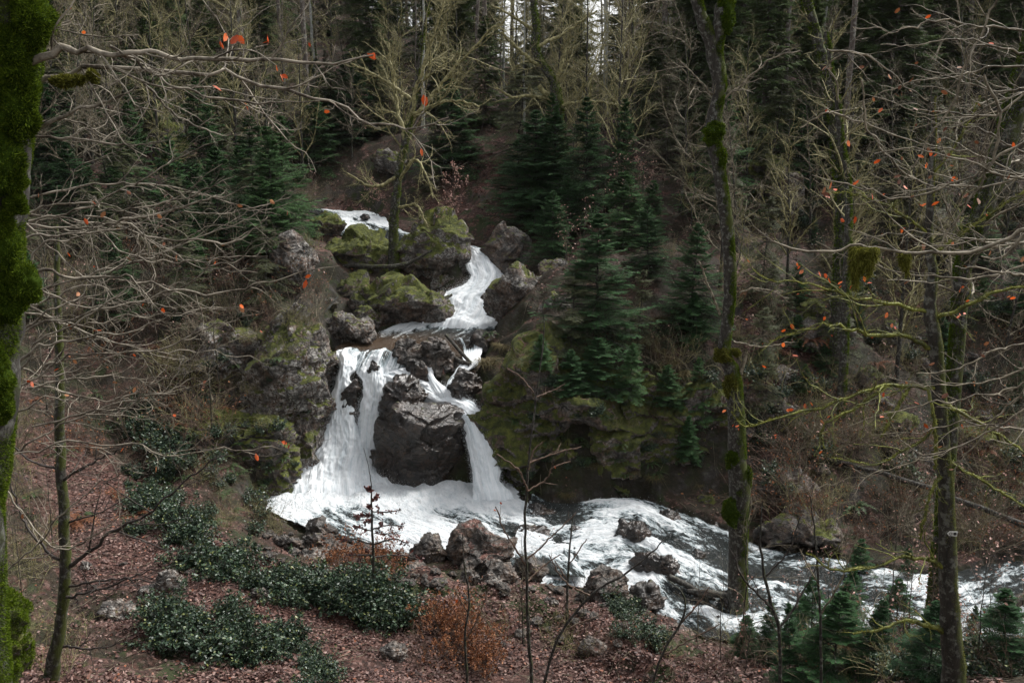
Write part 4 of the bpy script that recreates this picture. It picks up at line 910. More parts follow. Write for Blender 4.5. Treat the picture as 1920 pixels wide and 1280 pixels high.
sprinkle(60, TH, (1410, 820, 1930, 1030), 'bramble_bush', BL('on the right bank above the river'), 'bush', 'brambles on the right bank', (.8, 1.5))
sprinkle(75, TH, (1400, 430, 1930, 860), 'bramble_bush', BL('on the right slope'), 'bush', 'brambles on the right slope', (.7, 1.4))
sprinkle(36, TH + ['sap_a', 'sap_b'], (1380, 1110, 1930, 1270), 'bramble_bush', BL('between the near firs and river'), 'bush', 'brambles by the near firs', (.7, 1.3))
sprinkle(16, ['thick_c', 'thick_d', 'sap_a'], (760, 1160, 1380, 1270), 'bramble_bush', BL('at the foot of the near bank'), 'bush', 'brambles of the near bank', (.4, .9))
sprinkle(70, TH + ['sap_a'], (0, 480, 420, 860), 'bramble_bush', BL('under the left branches'), 'bush', 'brambles of the left slope', (.8, 1.5))
sprinkle(40, TH, (300, 330, 600, 620), 'bramble_bush', BL('on top of the left cliff'), 'bush', 'brambles above the left cliff', (.8, 1.5))
sprinkle(22, ['thick_c', 'thick_d', 'sap_a'], (0, 880, 110, 1270), 'bramble_bush', BL('left of the slender dark tree'), 'bush', 'brambles at the left edge', (.5, 1.0))
sprinkle(44, ['thick_d', 'thick_b', 'thick_c'], (1060, 330, 1420, 700), 'bramble_bush', BL('among the crag firs'), 'bush', 'brambles of the crag', (.5, 1.1))
def onpath(u, v):
    g = at(u, v, 26); return False
HL = lambda w: {'holly_a': 'glossy dark holly clump ' + w, 'holly_b': 'low glossy holly clump ' + w}
def band(n, line, spread, w, group, sc):
    line = np.array(line, float); seg = np.linalg.norm(np.diff(line, axis=0), axis=1); cs = np.r_[0, np.cumsum(seg)]
    for i in range(n):
        s = (i + rs.rand()) / n * cs[-1]; u = np.interp(s, cs, line[:, 0]) + rs.normal() * spread * .6; v = np.interp(s, cs, line[:, 1]) + rs.normal() * spread
        g = ground_hit(u, v)
        if g is None: continue
        k = ('holly_a', 'holly_b')[rs.randint(2)]; plant(k, 'holly_bush', g - np.array([0, 0, .08]), HL(w)[k], 'bush', group, sc=rs.uniform(*sc))
band(42, [(255, 905), (300, 970), (380, 1030), (460, 1082), (560, 1115), (650, 1130), (740, 1142)], 17, 'between footpath and pool', 'holly band below the pool', (.4, 1.0))
band(12, [(600, 1110), (660, 1130), (750, 1145)], 14, 'around the dark red sapling', 'holly around the red sapling', (.7, 1.1))
band(30, [(280, 1150), (380, 1175), (470, 1205), (560, 1245), (620, 1275)], 26, 'on the near side of the footpath', 'holly band nearest the camera', (.4, .95))
band(12, [(270, 780), (300, 850), (330, 900)], 20, 'under the left cliff', 'holly under the left cliff', (.7, 1.1))
band(10, [(1180, 1190), (1150, 1130), (1250, 1230)], 12, 'beside the tall cracked boulder', 'holly beside the cracked boulder', (.4, .6))
band(12, [(1700, 1230), (1800, 1260), (1900, 1240)], 14, 'at the lower right corner', 'holly at the lower right', (.5, .8))
for i, (u, v, s) in enumerate([(850, 1190, .8), (880, 1230, .9), (905, 1260, .8), (830, 1170, .6)]):
    landmark('rust_bush', 'beech_shrub', u, v, 'rusty orange leaved shrub at the bottom of the near bank', 'bush', 'rusty shrubs on the near bank', s)
for i, (u, v, s) in enumerate([(640, 1060, .7), (700, 1060, .8), (740, 1080, .6)]):
    landmark('rust_bush', 'beech_shrub', u, v, 'brown leaved shrub at the foot of the dark red sapling', 'bush', 'brown shrubs by the red sapling', s)
for u, v in [(1240, 655), (1260, 680), (1220, 640), (1275, 700), (1500, 800), (1240, 600), (945, 650), (915, 680), (960, 700)]:
    landmark('tussock', 'grass_tussock', u, v, 'dry straw coloured tussock on the crag', 'grass', 'dry tussocks', rs.uniform(1.2, 1.9))
sprinkle(45, ['fern', 'tussock'], (900, 600, 1350, 930), 'fern', {'fern': 'small green fern on the mossy crag', 'tussock': 'short grass tuft on the mossy crag'}, 'plant', 'ferns of the crag', (.5, 1.0), .2)
sprinkle(58, ['ivy', 'fern'], (940, 640, 1330, 900), 'ivy_clump', {'ivy': 'small ivy clump clinging to the mossy crag', 'fern': 'green fern hanging on the crag face'}, 'plant', 'ivy and ferns of the crag face', (.4, 1.1), .2)
sprinkle(40, ['ivy', 'fern'], (330, 590, 620, 900), 'ivy_clump', {'ivy': 'small ivy clump on the left cliff', 'fern': 'green fern hanging on the left cliff'}, 'plant', 'ivy and ferns of the left cliff', (.4, 1.0), .2)
sprinkle(26, ['thick_c', 'thick_d'], (370, 870, 560, 1000), 'bramble_bush', {'thick_c': 'brown bramble at the dark cliff foot', 'thick_d': 'olive twigs at the dark cliff foot'}, 'bush', 'brambles of the cliff foot', (.3, .7), .3)
sprinkle(46, ['ivy', 'fern'], (230, 800, 560, 1000), 'ivy_clump', {'ivy': 'ivy clump at the cliff foot', 'fern': 'fern at the cliff foot'}, 'plant', 'ivy and ferns of the cliff foot', (.6, 1.2), .2)
sprinkle(14, ['thick_d', 'thick_c'], (900, 600, 1340, 860), 'bramble_bush', {'thick_d': 'olive twig tangle hanging on the crag face', 'thick_c': 'brown twig tangle hanging on the crag face'}, 'bush', 'twig tangles of the crag face', (.3, .7), .2)
sprinkle(24, ['thick_d', 'thick_c'], (400, 560, 620, 800), 'bramble_bush', {'thick_d': 'olive twig tangle hanging on the left cliff', 'thick_c': 'brown twig tangle hanging on the left cliff'}, 'bush', 'twig tangles of the left cliff', (.3, .7), .2)
sprinkle(50, ['fern', 'rustfern', 'tussock', 'ivy'], (1400, 520, 1900, 950), 'fern', {'fern': 'green fern on the right slope', 'rustfern': 'withered fern on the right slope', 'tussock': 'grass tuft on the right slope', 'ivy': 'low ivy clump on the right slope'}, 'plant', 'ferns of the right slope', (.8, 1.5), .2)
sprinkle(26, ['fern', 'rustfern'], (0, 640, 520, 1000), 'fern', {'fern': 'green fern on the left slope', 'rustfern': 'withered brown fern on the left slope'}, 'plant', 'ferns of the left slope', (.7, 1.2), .2)
for u, v, s, l in [(1520, 1235, 1.0, 'spiky fir left of the sign tree'), (1600, 1180, .85, 'tall narrow fir behind the spiky fir'), (1680, 1190, .8, 'fir between the spiky fir and the sign tree'), (1440, 1250, .75, 'low fir at the foot of the forked tree'), (1880, 1250, .7, 'light green fir in the lower right corner'), (1560, 1275, .9, 'dark fir cut by the lower frame edge'), (1640, 1270, .8, 'fir beside the holly at the lower right'), (1700, 1120, .8, 'fir at the river edge behind the sign tree'), (1500, 1200, .6, 'narrow fir right of the forked tree'), (1580, 1215, .9, 'blue green fir in the middle of the near firs'), (1480, 1275, .8, 'fir clump below the forked tree'), (1740, 1275, .7, 'fir touching the foot of the sign tree'), (1820, 1215, .6, 'small fir under the driftwood log'), (1610, 1120, .9, 'fir rising in front of the river bend'), (1400, 1230, .5, 'tiny fir beside the bank sapling')]:
    landmark('fir_near', 'fir_tree', u, v, l, 'tree', 'firs of the near right bank', s * 1.12)
sprinkle(26, ['fir_c', 'fir_b'], (1400, 330, 1930, 760), 'fir_tree', {'fir_c': 'ragged olive fir on the brambly right slope', 'fir_b': 'low fir on the brambly right slope'}, 'tree', 'low firs of the right slope', (.35, .7), .5)
sprinkle(40, ['ivy', 'holly_b'], (1400, 380, 1930, 960), 'ivy_clump', {'ivy': 'small dark ivy patch on the right slope', 'holly_b': 'dark holly patch on the right slope'}, 'plant', 'evergreen patches of the right slope', (.7, 1.3), .3)
print('forest', len(THINGS), time.time() - T0)

# ------------------------------------------------------------------ fallen leaves over the visible ground
r = np.random.RandomState(99); n = 260000
Y = 1 / (1 / 16. + r.rand(n) * (1 / 80. - 1 / 16.)); U = r.uniform(-60, 1980, n); X = (U - 960) / F * Y
Z = hgt(X, Y); q = 1 - np.exp(-((fbm(np.stack([X, Y, Z], -1), .5, 3, 77) + .75) * 2.2))
e = .25; sl = np.hypot((hgt(X + e, Y) - Z) / e, (hgt(X, Y + e) - Z) / e)
kk = (r.rand(n) < q) & (sl < 1.4)
X, Y, Z, sl = X[kk], Y[kk], Z[kk], sl[kk]
wd = np.array([kw.find((x, y, 0))[2] for x, y in zip(X, Y)]); kk = wd > .5; X, Y, Z = X[kk], Y[kk], Z[kk]
i_ = np.clip(np.searchsorted(gx, X), 0, len(gx) - 1); j_ = np.clip(np.searchsorted(gy, Y), 0, len(gy) - 1)
kk = r.rand(len(X)) < .22 + OPEN[j_, i_]; X, Y, Z = X[kk], Y[kk], Z[kk]
C = np.stack([X, Y, Z + r.uniform(.005, .05, len(X))], -1)
struct(link('leaf_litter', leafmesh('leaf_litter', C, r.uniform(.06, .13, len(X)) * np.clip(Y / 35, .9, 1.8), r, M['litter'], flatz=.75, asp=.62)), 'stuff')
n = 2600; Y = 1 / (1 / 16. + r.rand(n) * (1 / 60. - 1 / 16.)); U = r.uniform(-60, 1980, n); X = (U - 960) / F * Y; wd = np.array([kw.find((x, y, 0))[2] for x, y in zip(X, Y)]); X, Y = X[wd > .6], Y[wd > .6]
az = r.uniform(0, 6.28, len(X)); Pt = grow(np.stack([X, Y, hgt(X, Y) + .03], -1), np.stack([np.cos(az), np.sin(az), az * 0], -1), r.uniform(.2, 1.1, len(X)), 6, .12, 0, r); Pt[..., 2] = hgt(Pt[..., 0].ravel(), Pt[..., 1].ravel()).reshape(Pt.shape[:2]) + .025
a_ = Acc(); a_.tubes(Pt, taper(r.uniform(.006, .014, len(X)), np.full(len(X), .003), 6), 4); struct(link('twig_debris', a_.mesh('twig_debris', M['twig_grey'])), 'stuff')
print('litter', time.time() - T0)
# ------------------------------------------------------------------ trees traced limb by limb at their own distance
def limb(rows, n=28, wob=.004, seed=0):
    A = cr(rows, n); P = np.array([at(a[0], a[1], a[2]) for a in A]); R = np.maximum(A[:, 3], .8) * .5 * px(A[:, 2])
    r = np.random.RandomState(seed + 900); L = np.linalg.norm(P[-1] - P[0]); k = r.normal(size=(n, 3)); k[0] = 0; k[-1] = 0
    return P + (k + np.roll(k, 1, 0)) * wob * L * .4, R
def rough_tube(acc, P, R, k, seed, amp=.12, fr=3.):
    V, Fq = tubes(P[None], R[None], k); c = np.repeat(P, k, 0); rr = np.repeat(R, k)[:, None]
    d = fbm(V / np.maximum(rr.mean(), .02), .55, 4, seed)[:, None] * amp
    acc.add(c + (V - c) * (1 + d), Fq)
def tufts(P, R, dens, ln, seed, bias=(0.5, -.3, .6), thr=.0, w=.3):
    """short moss blades round a limb, thicker on the side `bias`"""
    r = np.random.RandomState(seed); L = np.linalg.norm(np.diff(P, axis=0), axis=1); cs = np.r_[0, np.cumsum(L)]; n = int(dens * cs[-1]); s = r.rand(n) * cs[-1]
    C = np.stack([np.interp(s, cs, P[:, i]) for i in range(3)], -1); rr = np.interp(s, cs, R); T = nrm(np.stack([np.interp(s, cs, np.gradient(P[:, i])) for i in range(3)], -1))
    q = r.normal(size=(n, 3)); q = nrm(q - (q * T).sum(-1, keepdims=True) * T); b = nrm(np.array(bias, float)[None])
    kk = ((q * b).sum(-1) + fbm(C, 3.5, 3, seed) * .8) > thr; C, rr, q, T = C[kk], rr[kk], q[kk], T[kk]
    return C + q * rr[:, None] * .96, q, ln * r.uniform(.5, 1.3, len(C))
def blades(C, D, l, r, w=.3):
    """flat pointed blades from C along D"""
    n = len(C); D = nrm(D + r.normal(size=(n, 3)) * .55); S = nrm(np.cross(D, r.normal(size=(n, 3))))
    V = np.stack([C - S * (l * w * .5)[:, None], C + S * (l * w * .5)[:, None], C + D * l[:, None]], 1); return V.reshape(-1, 3), np.arange(3 * n).reshape(-1, 3), np.repeat(r.rand(n), 3)
def blade_mesh(name, sets, mat, r, w=.3):
    V = []; Fc = []; A = []; n0 = 0
    for C, D, l in sets:
        v, f, a = blades(C, D, l, r, w); V.append(v); Fc.append(f + n0); A.append(a); n0 += len(v)
    return mesh_np(name, np.concatenate(V), np.concatenate(Fc), M[mat], False, {'rnd': np.concatenate(A)})
def moss_lump(C, rad, seed, n=9000, ln=.02, mat='moss', dirbias=(0, 0, .3)):
    r = np.random.RandomState(seed); V, Fc = ico(4); d = 1 + fbm(V, 1.6, 4, seed) * .35; P = V * d[:, None] * np.array(rad) * .93
    tri = Fc[r.randint(0, len(Fc), n)]; w = r.dirichlet((1, 1, 1), n)[:, :, None]; q = (P[tri] * w).sum(1); N_ = nrm(q / np.array(rad) ** 2)
    v, f, a = blades(q, N_ + np.array(dirbias), ln * r.uniform(.4, 1.4, n) * (1 + .6 * fbm(q, 9, 2, seed)), r, .35)
    return mesh_np('moss', np.concatenate([P + C, v + C]), [np.concatenate([Fc, f + len(P)])], M[mat], False, {'rnd': np.concatenate([np.full(len(P), .12), a])})
LEAFM = [leafmesh('leaf', np.zeros((1, 3)), np.array([1.]), np.random.RandomState(500 + i), M['orange'], dirs=np.array([[.2, 0, -1.]]), asp=.55) for i in range(8)]
def put_leaf(e, P, s, i=0):
    o = link('leaf', LEAFM[rs.randint(8)], e, P - np.array(e.location)); s *= rs.uniform(.6, .95); o.scale = (s * rs.uniform(.6, 1.1), s, s); o.rotation_euler = (rs.uniform(-1.1, 1.1), rs.uniform(-1.1, 1.1), rs.uniform(0, 6.28))
def traced(name, label, trunk, boughs, cat='tree', bark='bark_moss', twig='twig_grey', sub=None, base=None, seed=1, moss=None, mossmat='moss', tk=16, leaves=(), group=None, trunk_amp=.12, stub=None, twmin=.0010, leafm=None, bough_moss=0, bw=1.):
    global TWMIN, TWK
    TWMIN = twmin; TWK = .0108 if trunk[0][0][2] < 9 else .014; r = np.random.RandomState(seed); tr = [limb(t, 40, .002, seed + i) for i, t in enumerate(trunk)]
    b0 = tr[0][0][0] if base is None else np.array(base, float)
    e = empty(name, b0); a = Acc()
    for i, (P, R) in enumerate(tr): rough_tube(a, P - b0, R, tk, seed + i, trunk_amp)
    link('trunk', a.mesh('trunk', M[bark]), e)
    c = Acc(); ms = []; tips = []
    for i, bg in enumerate(boughs):
        P, R = limb(bg, 30, .012, seed + 50 + i); R = R * bw * (1 + .18 * fbm(P * 9, 1, 2, i)); P = P - b0; c.tubes(P[None], R[None], 8)
        if bough_moss: ms.append(tufts(P, R, bough_moss, .02 * bg[0][2] / 10, seed + i, (0, 0, 1), .1))
        tips.append(branch_out(c, P[None], R[None], sub, r)[0])
    if stub:
        for (P, R) in tr: tips.append(branch_out(c, (P - b0)[None], R[None], stub, r)[0])
    if c.V: link('crown', c.mesh('crown', M[twig]), e)
    if moss:
        sets = [tufts(P - b0, R, moss[0], moss[1], seed + 3 + i, moss[2], moss[3]) for i, (P, R) in enumerate(tr)] + ms
        link('moss', blade_mesh('moss', sets, mossmat, r), e)
    elif ms: link('moss', blade_mesh('moss', ms, mossmat, r), e)
    allp = np.concatenate([t.reshape(-1, 3) for t in tips]) + b0 if tips else None
    for (u, v, Y, s) in leaves:
        q = at(u, v, Y)
        if allp is not None:   # hang it from the nearest twig
            uu, vv, zz = proj(allp); dd = (uu - u) ** 2 + (vv - v) ** 2 + (zz < 1) * 1e9; j = int(np.argmin(dd)); q = allp[j]
        put_leaf(e, q, s)
    if leafm and tips:
        E = np.concatenate([t.reshape(-1, 3) for t in tips]); k = r.choice(len(E), leafm[1], True); E = E + r.normal(size=E.shape) * leafm[2] * .25
        link('leaves', leafmesh('leaves', E[k], leafm[2] * r.uniform(.7, 1.3, len(k)), r, M[leafm[0]]), e)
    TWMIN = .004; TWK = .018
    return tag(e, label, cat, group)
SB = [(9, .12, .98, .38, .65, .25, .17, 10, 4, .25), (6, .12, .98, .42, .7, .15, .22, 7, 3, .2), (4, .2, 1, .45, .65, .1, .16, 4, 3, .2)]
SBl = [(8, .12, .98, .34, .65, .2, .18, 10, 4, .2), (5, .12, .98, .42, .7, .1, .22, 7, 3, .2), (3, .2, 1, .45, .65, .1, .16, 4, 3, .2)]
# --- big mossy trunk at the left edge with boughs reaching over the stream
LT = at(-100, 1100, 6.0); LT[2] = float(hgt(LT[0], LT[1])) - .1
uL, vL, _ = proj(LT)
up_left = [
 [(-10,150,6,22),(80,105,5.9,17),(150,92,5.9,14),(250,88,5.8,12),(330,103,5.8,10),(420,107,5.7,9),(560,118,5.7,7),(700,105,5.6,4)],
 [(-10,165,6,14),(100,150,6.1,11),(170,130,6.1,10),(380,130,6.1,9),(440,150,6.1,8),(560,180,6.1,7),(650,210,6.1,5.5),(740,240,6.1,5),(790,243,6.1,4),(845,222,6.1,2)],
 [(205,86,5.8,7),(280,130,5.9,6),(330,160,5.9,5),(420,185,6,5),(490,195,6,4),(600,190,6,2.5)],
 [(60,243,6,11),(130,212,6,8),(200,190,6,6),(265,162,6,3)],
 [(60,253,6,6),(150,262,6,5),(250,273,6,3),(300,262,6,2)],
 [(250,130,6.1,6),(290,175,6.1,5),(330,215,6.2,4),(400,250,6.2,3),(450,255,6.2,1.5)],
 [(210,88,5.8,5),(260,110,5.8,4),(300,140,5.8,4),(380,110,5.9,3),(460,122,5.9,2)],
 [(125,100,5.9,4),(90,60,5.9,3),(75,0,5.9,2)],
 [(90,62,6.2,9),(110,50,6.2,8),(132,40,6.2,7)],
 [(110,55,6.3,4),(190,70,6.3,3),(260,65,6.3,2)],
 [(110,220,6.3,4),(160,235,6.3,3.5),(205,258,6.3,3),(240,240,6.3,2)],
]
lv = [(425,70,5.7,.085),(437,62,5.7,.08),(444,66,5.7,.075),(412,76,5.7,.06),(515,70,5.7,.085),(519,82,5.7,.07),(513,78,5.7,.06),(116,33,5.9,.06),(125,2,5.9,.06),(579,92,5.7,.035),(671,79,5.7,.08),(697,107,5.7,.07),(514,138,5.9,.085),(535,140,5.9,.06),(407,157,5.9,.075),(459,190,5.9,.06),(592,216,6,.09),(787,186,6,.085),(801,262,6,.085),(510,122,5.8,.05),(158,60,6,.05)]
t1 = traced('mossy_beech', 'massive moss covered trunk filling the left edge of the view', [[(float(uL), float(vL), LT[1], 190), (-75,1010,6.0,160),(-58,850,6.0,158),(-52,700,6,156),(-45,600,6,158),(-38,450,6,156),(-28,300,6,154),(-12,150,6,156),(-4,0,6,162),(0,-200,6,160),(30,-600,6,130)]],
   up_left, seed=3, bark='bark_dark', twig='twig_pale', bw=.8, sub=SB, moss=(42000, .018, (.5, -.9, .2), -.15), tk=28, trunk_amp=.16, leaves=lv, base=LT, bough_moss=0)
for i, (u, v, a, b) in enumerate([(42,530,34,38),(8,470,34,45),(20,340,26,26),(26,380,22,22),(34,200,38,60),(46,230,22,25),(60,40,34,50),(20,90,40,45),(8,560,36,60),(-8,420,30,40),(2,760,26,40),(-10,300,50,70),(-10,690,30,50),(30,140,30,40)]):
    k = px(5.85); link('moss', moss_lump(at(u, v, 5.87) - np.array(t1.location), (a * k, a * k * .9, b * k), 700 + i, 9000, .017), t1)
# moss cushion hanging under the upper bough
link('moss', moss_lump(at(125, 152, 6.05) - np.array(t1.location), (30 * px(6), .03, 8 * px(6)), 731, 3000, .02, 'moss_yellow'), t1)
link('moss', moss_lump(at(173, 145, 6.05) - np.array(t1.location), (9 * px(6), .03, 11 * px(6)), 732, 2000, .02, 'moss_yellow'), t1)
# --- beech behind it: the tangle of pale boughs over the left slope
B2 = [[(34,680,7,8),(79,650,7,7),(120,640,7,7),(179,626,7,6),(241,623,7,6),(285,607,7,5),(323,592,7,5),(342,572,7,3)],
 [(40,622,7.2,6),(58,607,7.2,6),(103,578,7.2,5),(155,559,7.2,4),(210,545,7.2,2)],
 [(20,705,7.1,8),(52,674,7.1,7),(65,647,7.1,6),(103,623,7.1,6),(144,606,7.1,5),(189,575,7.1,5),(241,537,7.1,4),(262,528,7.1,2)],
 [(60,512,6.8,9),(110,514,6.8,8),(165,523,6.8,8),(237,515,6.8,7),(261,528,6.8,7),(309,533,6.8,6),(371,551,6.8,6),(443,547,6.8,5),(498,530,6.8,4),(536,523,6.8,3),(636,500,6.8,2)],
 [(80,690,7.4,7),(127,666,7.4,6),(206,662,7.4,5),(292,654,7.4,5),(344,638,7.4,5),(412,606,7.4,4),(490,588,7.4,2)],
 [(160,405,7,5),(241,423,7,6),(285,446,7,6),(378,453,7,5),(430,454,7,5),(481,423,7,3),(500,405,7,2)],
 [(120,430,7.3,5),(165,437,7.3,5),(206,447,7.3,5),(241,475,7.3,5),(299,492,7.3,5),(361,494,7.3,4),(430,482,7.3,3),(500,480,7.3,2)],
 [(50,510,7.1,7),(76,456,7.1,6),(120,453,7.1,6),(165,437,7.1,4),(215,400,7.1,3)],
 [(10,735,7.2,7),(28,726,7.2,6),(72,707,7.2,6),(113,667,7.2,5),(130,620,7.2,3)],
 [(60,800,7.3,6),(137,781,7.3,6),(192,767,7.3,5),(241,764,7.3,5),(265,745,7.3,4),(330,735,7.3,3),(400,705,7.3,2)],
 [(0,865,7.4,6),(60,845,7.4,5),(137,833,7.4,5),(241,838,7.4,5),(320,850,7.4,4),(406,836,7.4,4),(457,850,7.4,3),(516,836,7.4,3),(545,826,7.4,2)],
 [(20,850,7.6,6),(70,820,7.6,6),(131,788,7.6,5),(241,750,7.6,4),(327,730,7.6,3),(400,690,7.6,2)],
 [(195,422,6.6,7),(230,412,6.6,7),(280,405,6.6,6),(340,390,6.6,6),(385,372,6.6,4),(420,368,6.6,3),(460,350,6.6,2)],
 [(180,396,6.7,4),(260,388,6.7,4),(360,365,6.7,4),(440,330,6.7,2)],
 [(345,395,6.6,4),(420,400,6.6,3),(520,378,6.6,2.5),(580,345,6.6,1.5)],
 [(0,380,7.5,5),(60,430,7.5,5),(130,500,7.5,4),(220,560,7.5,3),(260,600,7.5,2)],
 [(0,900,7.6,6),(40,960,7.6,6),(110,1030,7.6,5),(180,1000,7.6,3),(240,960,7.6,2)],
 [(0,1080,7.4,6),(60,1030,7.4,5),(120,960,7.4,4),(200,900,7.4,3),(300,860,7.4,2)]]
rr_ = np.random.RandomState(12)
for i in range(16):
    v0 = rr_.uniform(360, 900); u0 = rr_.uniform(-30, 60); s = rr_.uniform(-.55, .25); L = rr_.uniform(220, 520); Yq = rr_.uniform(7, 9.5); cvt = rr_.uniform(-40, 60)
    B2.append([(u0 + L * t, v0 + s * L * t + cvt * math.sin(math.pi * t) + rr_.normal() * 8, Yq, 5.5 * (1 - t) + 1.5) for t in (0, .25, .5, .75, 1)])
bb = at(-140, 1000, 7.5); bb[2] = float(hgt(bb[0], bb[1])) - .1; ub, vb, _ = proj(bb)
traced('beech_tree', 'tangle of pale bare beech boughs spreading over the left slope', [[(float(ub), float(vb), 7.5, 60), (-130,1000,7.4,50),(-120,700,7.4,48),(-110,400,7.3,44),(-100,0,7.3,36)]], B2, bark='bark_dark', twig='twig_pale', sub=SBl, seed=5, bw=.68, base=bb, bough_moss=0,
   leaves=[(306,576,7,.07),(168,621,7,.08),(452,570,7,.08),(564,524,6.8,.08),(597,504,6.8,.07),(50,712,7,.08),(60,714,7,.08),(110,690,7.2,.07),(536,832,7.4,.075),(528,829,7.4,.07),(515,834,7.4,.04),(388,714,7.3,.05),(273,571,7.2,.04),(172,498,7,.03),(131,474,7,.06),(323,777,7.4,.06),(247,667,7.2,.05),(155,408,6.6,.07),(172,378,6.6,.06),(238,830,7.6,.05),(475,850,7.4,.09),(495,607,7.4,.05),(404,490,7.2,.06)], leafm=('rust', 26, .05))
# --- slender dark tree, lower left
p0 = ground_hit(95, 1275, 12) if ground_hit(95, 1275, 12) is not None else on_ground(*at(95, 1275, 15)[:2])
Yt = float(p0[1])
traced('slender_tree', 'slender dark trunk rising from the leaf slope at lower left', [[(93,1282,Yt,34),(110,1190,Yt,24),(122,1080,Yt,22),(118,950,Yt,20),(112,830,Yt,19),(112,700,Yt,17),(108,560,Yt,12),(104,420,Yt,7)]],
  [[(126,1062,Yt,14),(180,1020,Yt-.3,10),(250,978,Yt-.6,8),(300,945,Yt-1,6),(370,880,Yt-1.2,5),(460,835,Yt-1.4,2)],[(125,1065,Yt,9),(60,1000,Yt,7),(30,940,Yt+.2,6),(10,880,Yt+.2,3)],[(118,1120,Yt,10),(200,1100,Yt-.4,6),(290,1065,Yt-.6,3)],
   [(118,1212,Yt,9),(180,1216,Yt-.3,5),(240,1200,Yt-.5,2)],[(115,900,Yt,9),(170,870,Yt-.5,6),(250,830,Yt-.7,3)],[(113,880,Yt,8),(50,860,Yt,5),(0,800,Yt,3)],[(120,980,Yt,7),(190,960,Yt,4),(240,930,Yt,2)],[(122,1100,Yt,8),(230,1085,Yt-.6,5),(330,1100,Yt-.9,2)]],
  bark='bark_moss', twig='twig_dark', bw=.7, sub=SBl, seed=7, tk=14, moss=(2500, .02, (-.5, -.5, .4), .45), twmin=.0025)
# --- tall mossy forked tree at the river
g = ground_hit(1386, 1172); Yt = float(g[1]); print('forked', g)
sc_ = 1.
traced('forked_tree', 'tall forked trunk with bright moss standing at the river edge', [
  [(1384,1185,Yt,50),(1385,1120,Yt,40),(1386,1000,Yt,38),(1384,900,Yt,40),(1384,850,Yt,36),(1378,760,Yt,33),(1372,700,Yt,28),(1356,665,Yt,22),(1362,600,Yt,22),(1368,500,Yt,22),(1366,430,Yt,22),(1352,360,Yt,24),(1344,300,Yt,24),(1338,262,Yt,29),(1340,240,Yt,31),(1345,200,Yt,22),(1344,150,Yt,26),(1340,100,Yt,29),(1332,70,Yt,24),(1312,25,Yt,22),(1300,-20,Yt,21),(1285,-120,Yt,19),(1280,-300,Yt,13)],
  [(1342,110,Yt,22),(1346,70,Yt,24),(1354,30,Yt,28),(1362,-20,Yt,26),(1380,-150,Yt,22),(1385,-350,Yt,14)]],
  [[(1388,700,Yt,9),(1396,675,Yt,8),(1400,660,Yt,5)],[(1350,590,Yt,5),(1330,540,Yt,4),(1310,490,Yt,3)],[(1345,200,Yt,5),(1330,170,Yt,4),(1300,140,Yt,3),(1270,110,Yt,2)],[(1352,190,Yt,5),(1400,150,Yt,4),(1450,110,Yt,3),(1500,95,Yt,2)],[(1360,330,Yt,4),(1372,300,Yt,3),(1380,270,Yt,2)],[(1366,440,Yt,4),(1385,400,Yt,3),(1395,370,Yt,2)],[(1368,560,Yt,4),(1420,540,Yt,3),(1480,560,Yt,2)],[(1375,640,Yt,4),(1430,650,Yt,3),(1490,640,Yt,2)]],
  bark='bark_moss', twig='twig_grey', sub=SBl, seed=9, tk=18, moss=(9000, .045, (.85, -.25, .25), .42), trunk_amp=.2, twmin=.004, base=g)
ft = THINGS[-1]
for i, (u, v, a, b, m_) in enumerate([(1356,665,17,16,'moss_yellow'),(1341,245,18,20,'moss'),(1338,262,16,14,'moss'),(1372,720,14,26,'moss_yellow'),(1402,900,8,26,'moss'),(1375,860,14,22,'moss'),(1362,20,16,40,'moss'),(1372,960,20,30,'moss'),(1352,300,10,20,'moss'),(1380,660,8,7,'moss_yellow')]):
    k = px(Yt); link('moss', moss_lump(at(u, v, Yt - .12) - np.array(ft.location), (a * k, a * k * .8, b * k), 760 + i, 4000, .05, m_), ft)
# --- tree with the trail sign
g = on_ground(*at(1790, 1300, 10.)[:2]); us, vs, _ = proj(g)
T4l = [(1741,592,9.8,.07),(1208,0,0,0)][:1]
reg3 = [(1145,585),(860,640),(945,730),(1415,825),(1450,822),(1335,848),(1395,870),(1530,925),(1525,950),(870,968),(955,975),(915,1010),(1025,980),(1105,905),(1280,1015),(1325,1060),(1095,1050),(1155,1060),(1340,1112),(1380,1105),(1450,1090),(1635,1115),(1685,1158),(810,1150),(905,1160),(975,1170),(1720,235),(1415,130),(1910,790)]
reg5 = [(725,92),(735,195),(760,215),(810,222),(865,195),(880,170),(865,288),(918,285),(965,240),(1055,288),(985,340),(928,342),(1055,322),(1250,135),(1330,120),(1405,85),(1515,287),(1365,322),(690,390),(410,190),(1208,480),(1278,485),(1205,538),(1430,466),(1495,466),(1575,458),(1630,412),(1828,408),(1870,390),(805,552),(850,488),(650,540),(620,575),(370,580),(453,603),(875,622),(1100,655),(605,708),(640,675),(560,790),(620,957),(675,975),(720,962),(750,963),(1155,915),(875,1045),(1130,1040),(1320,970),(1390,1045),(550,1140),(303,1125),(350,1132),(365,1098),(212,1068),(485,1260),(830,1250),(1230,1192),(1575,1095)]
lvs = [(1260 + x * .34375, y * .34375, 8.2, .07) for x, y in reg3]
lv5 = [(1260 + x * .34375, 420 + y * .34375, 8.8, .075) for x, y in reg5]
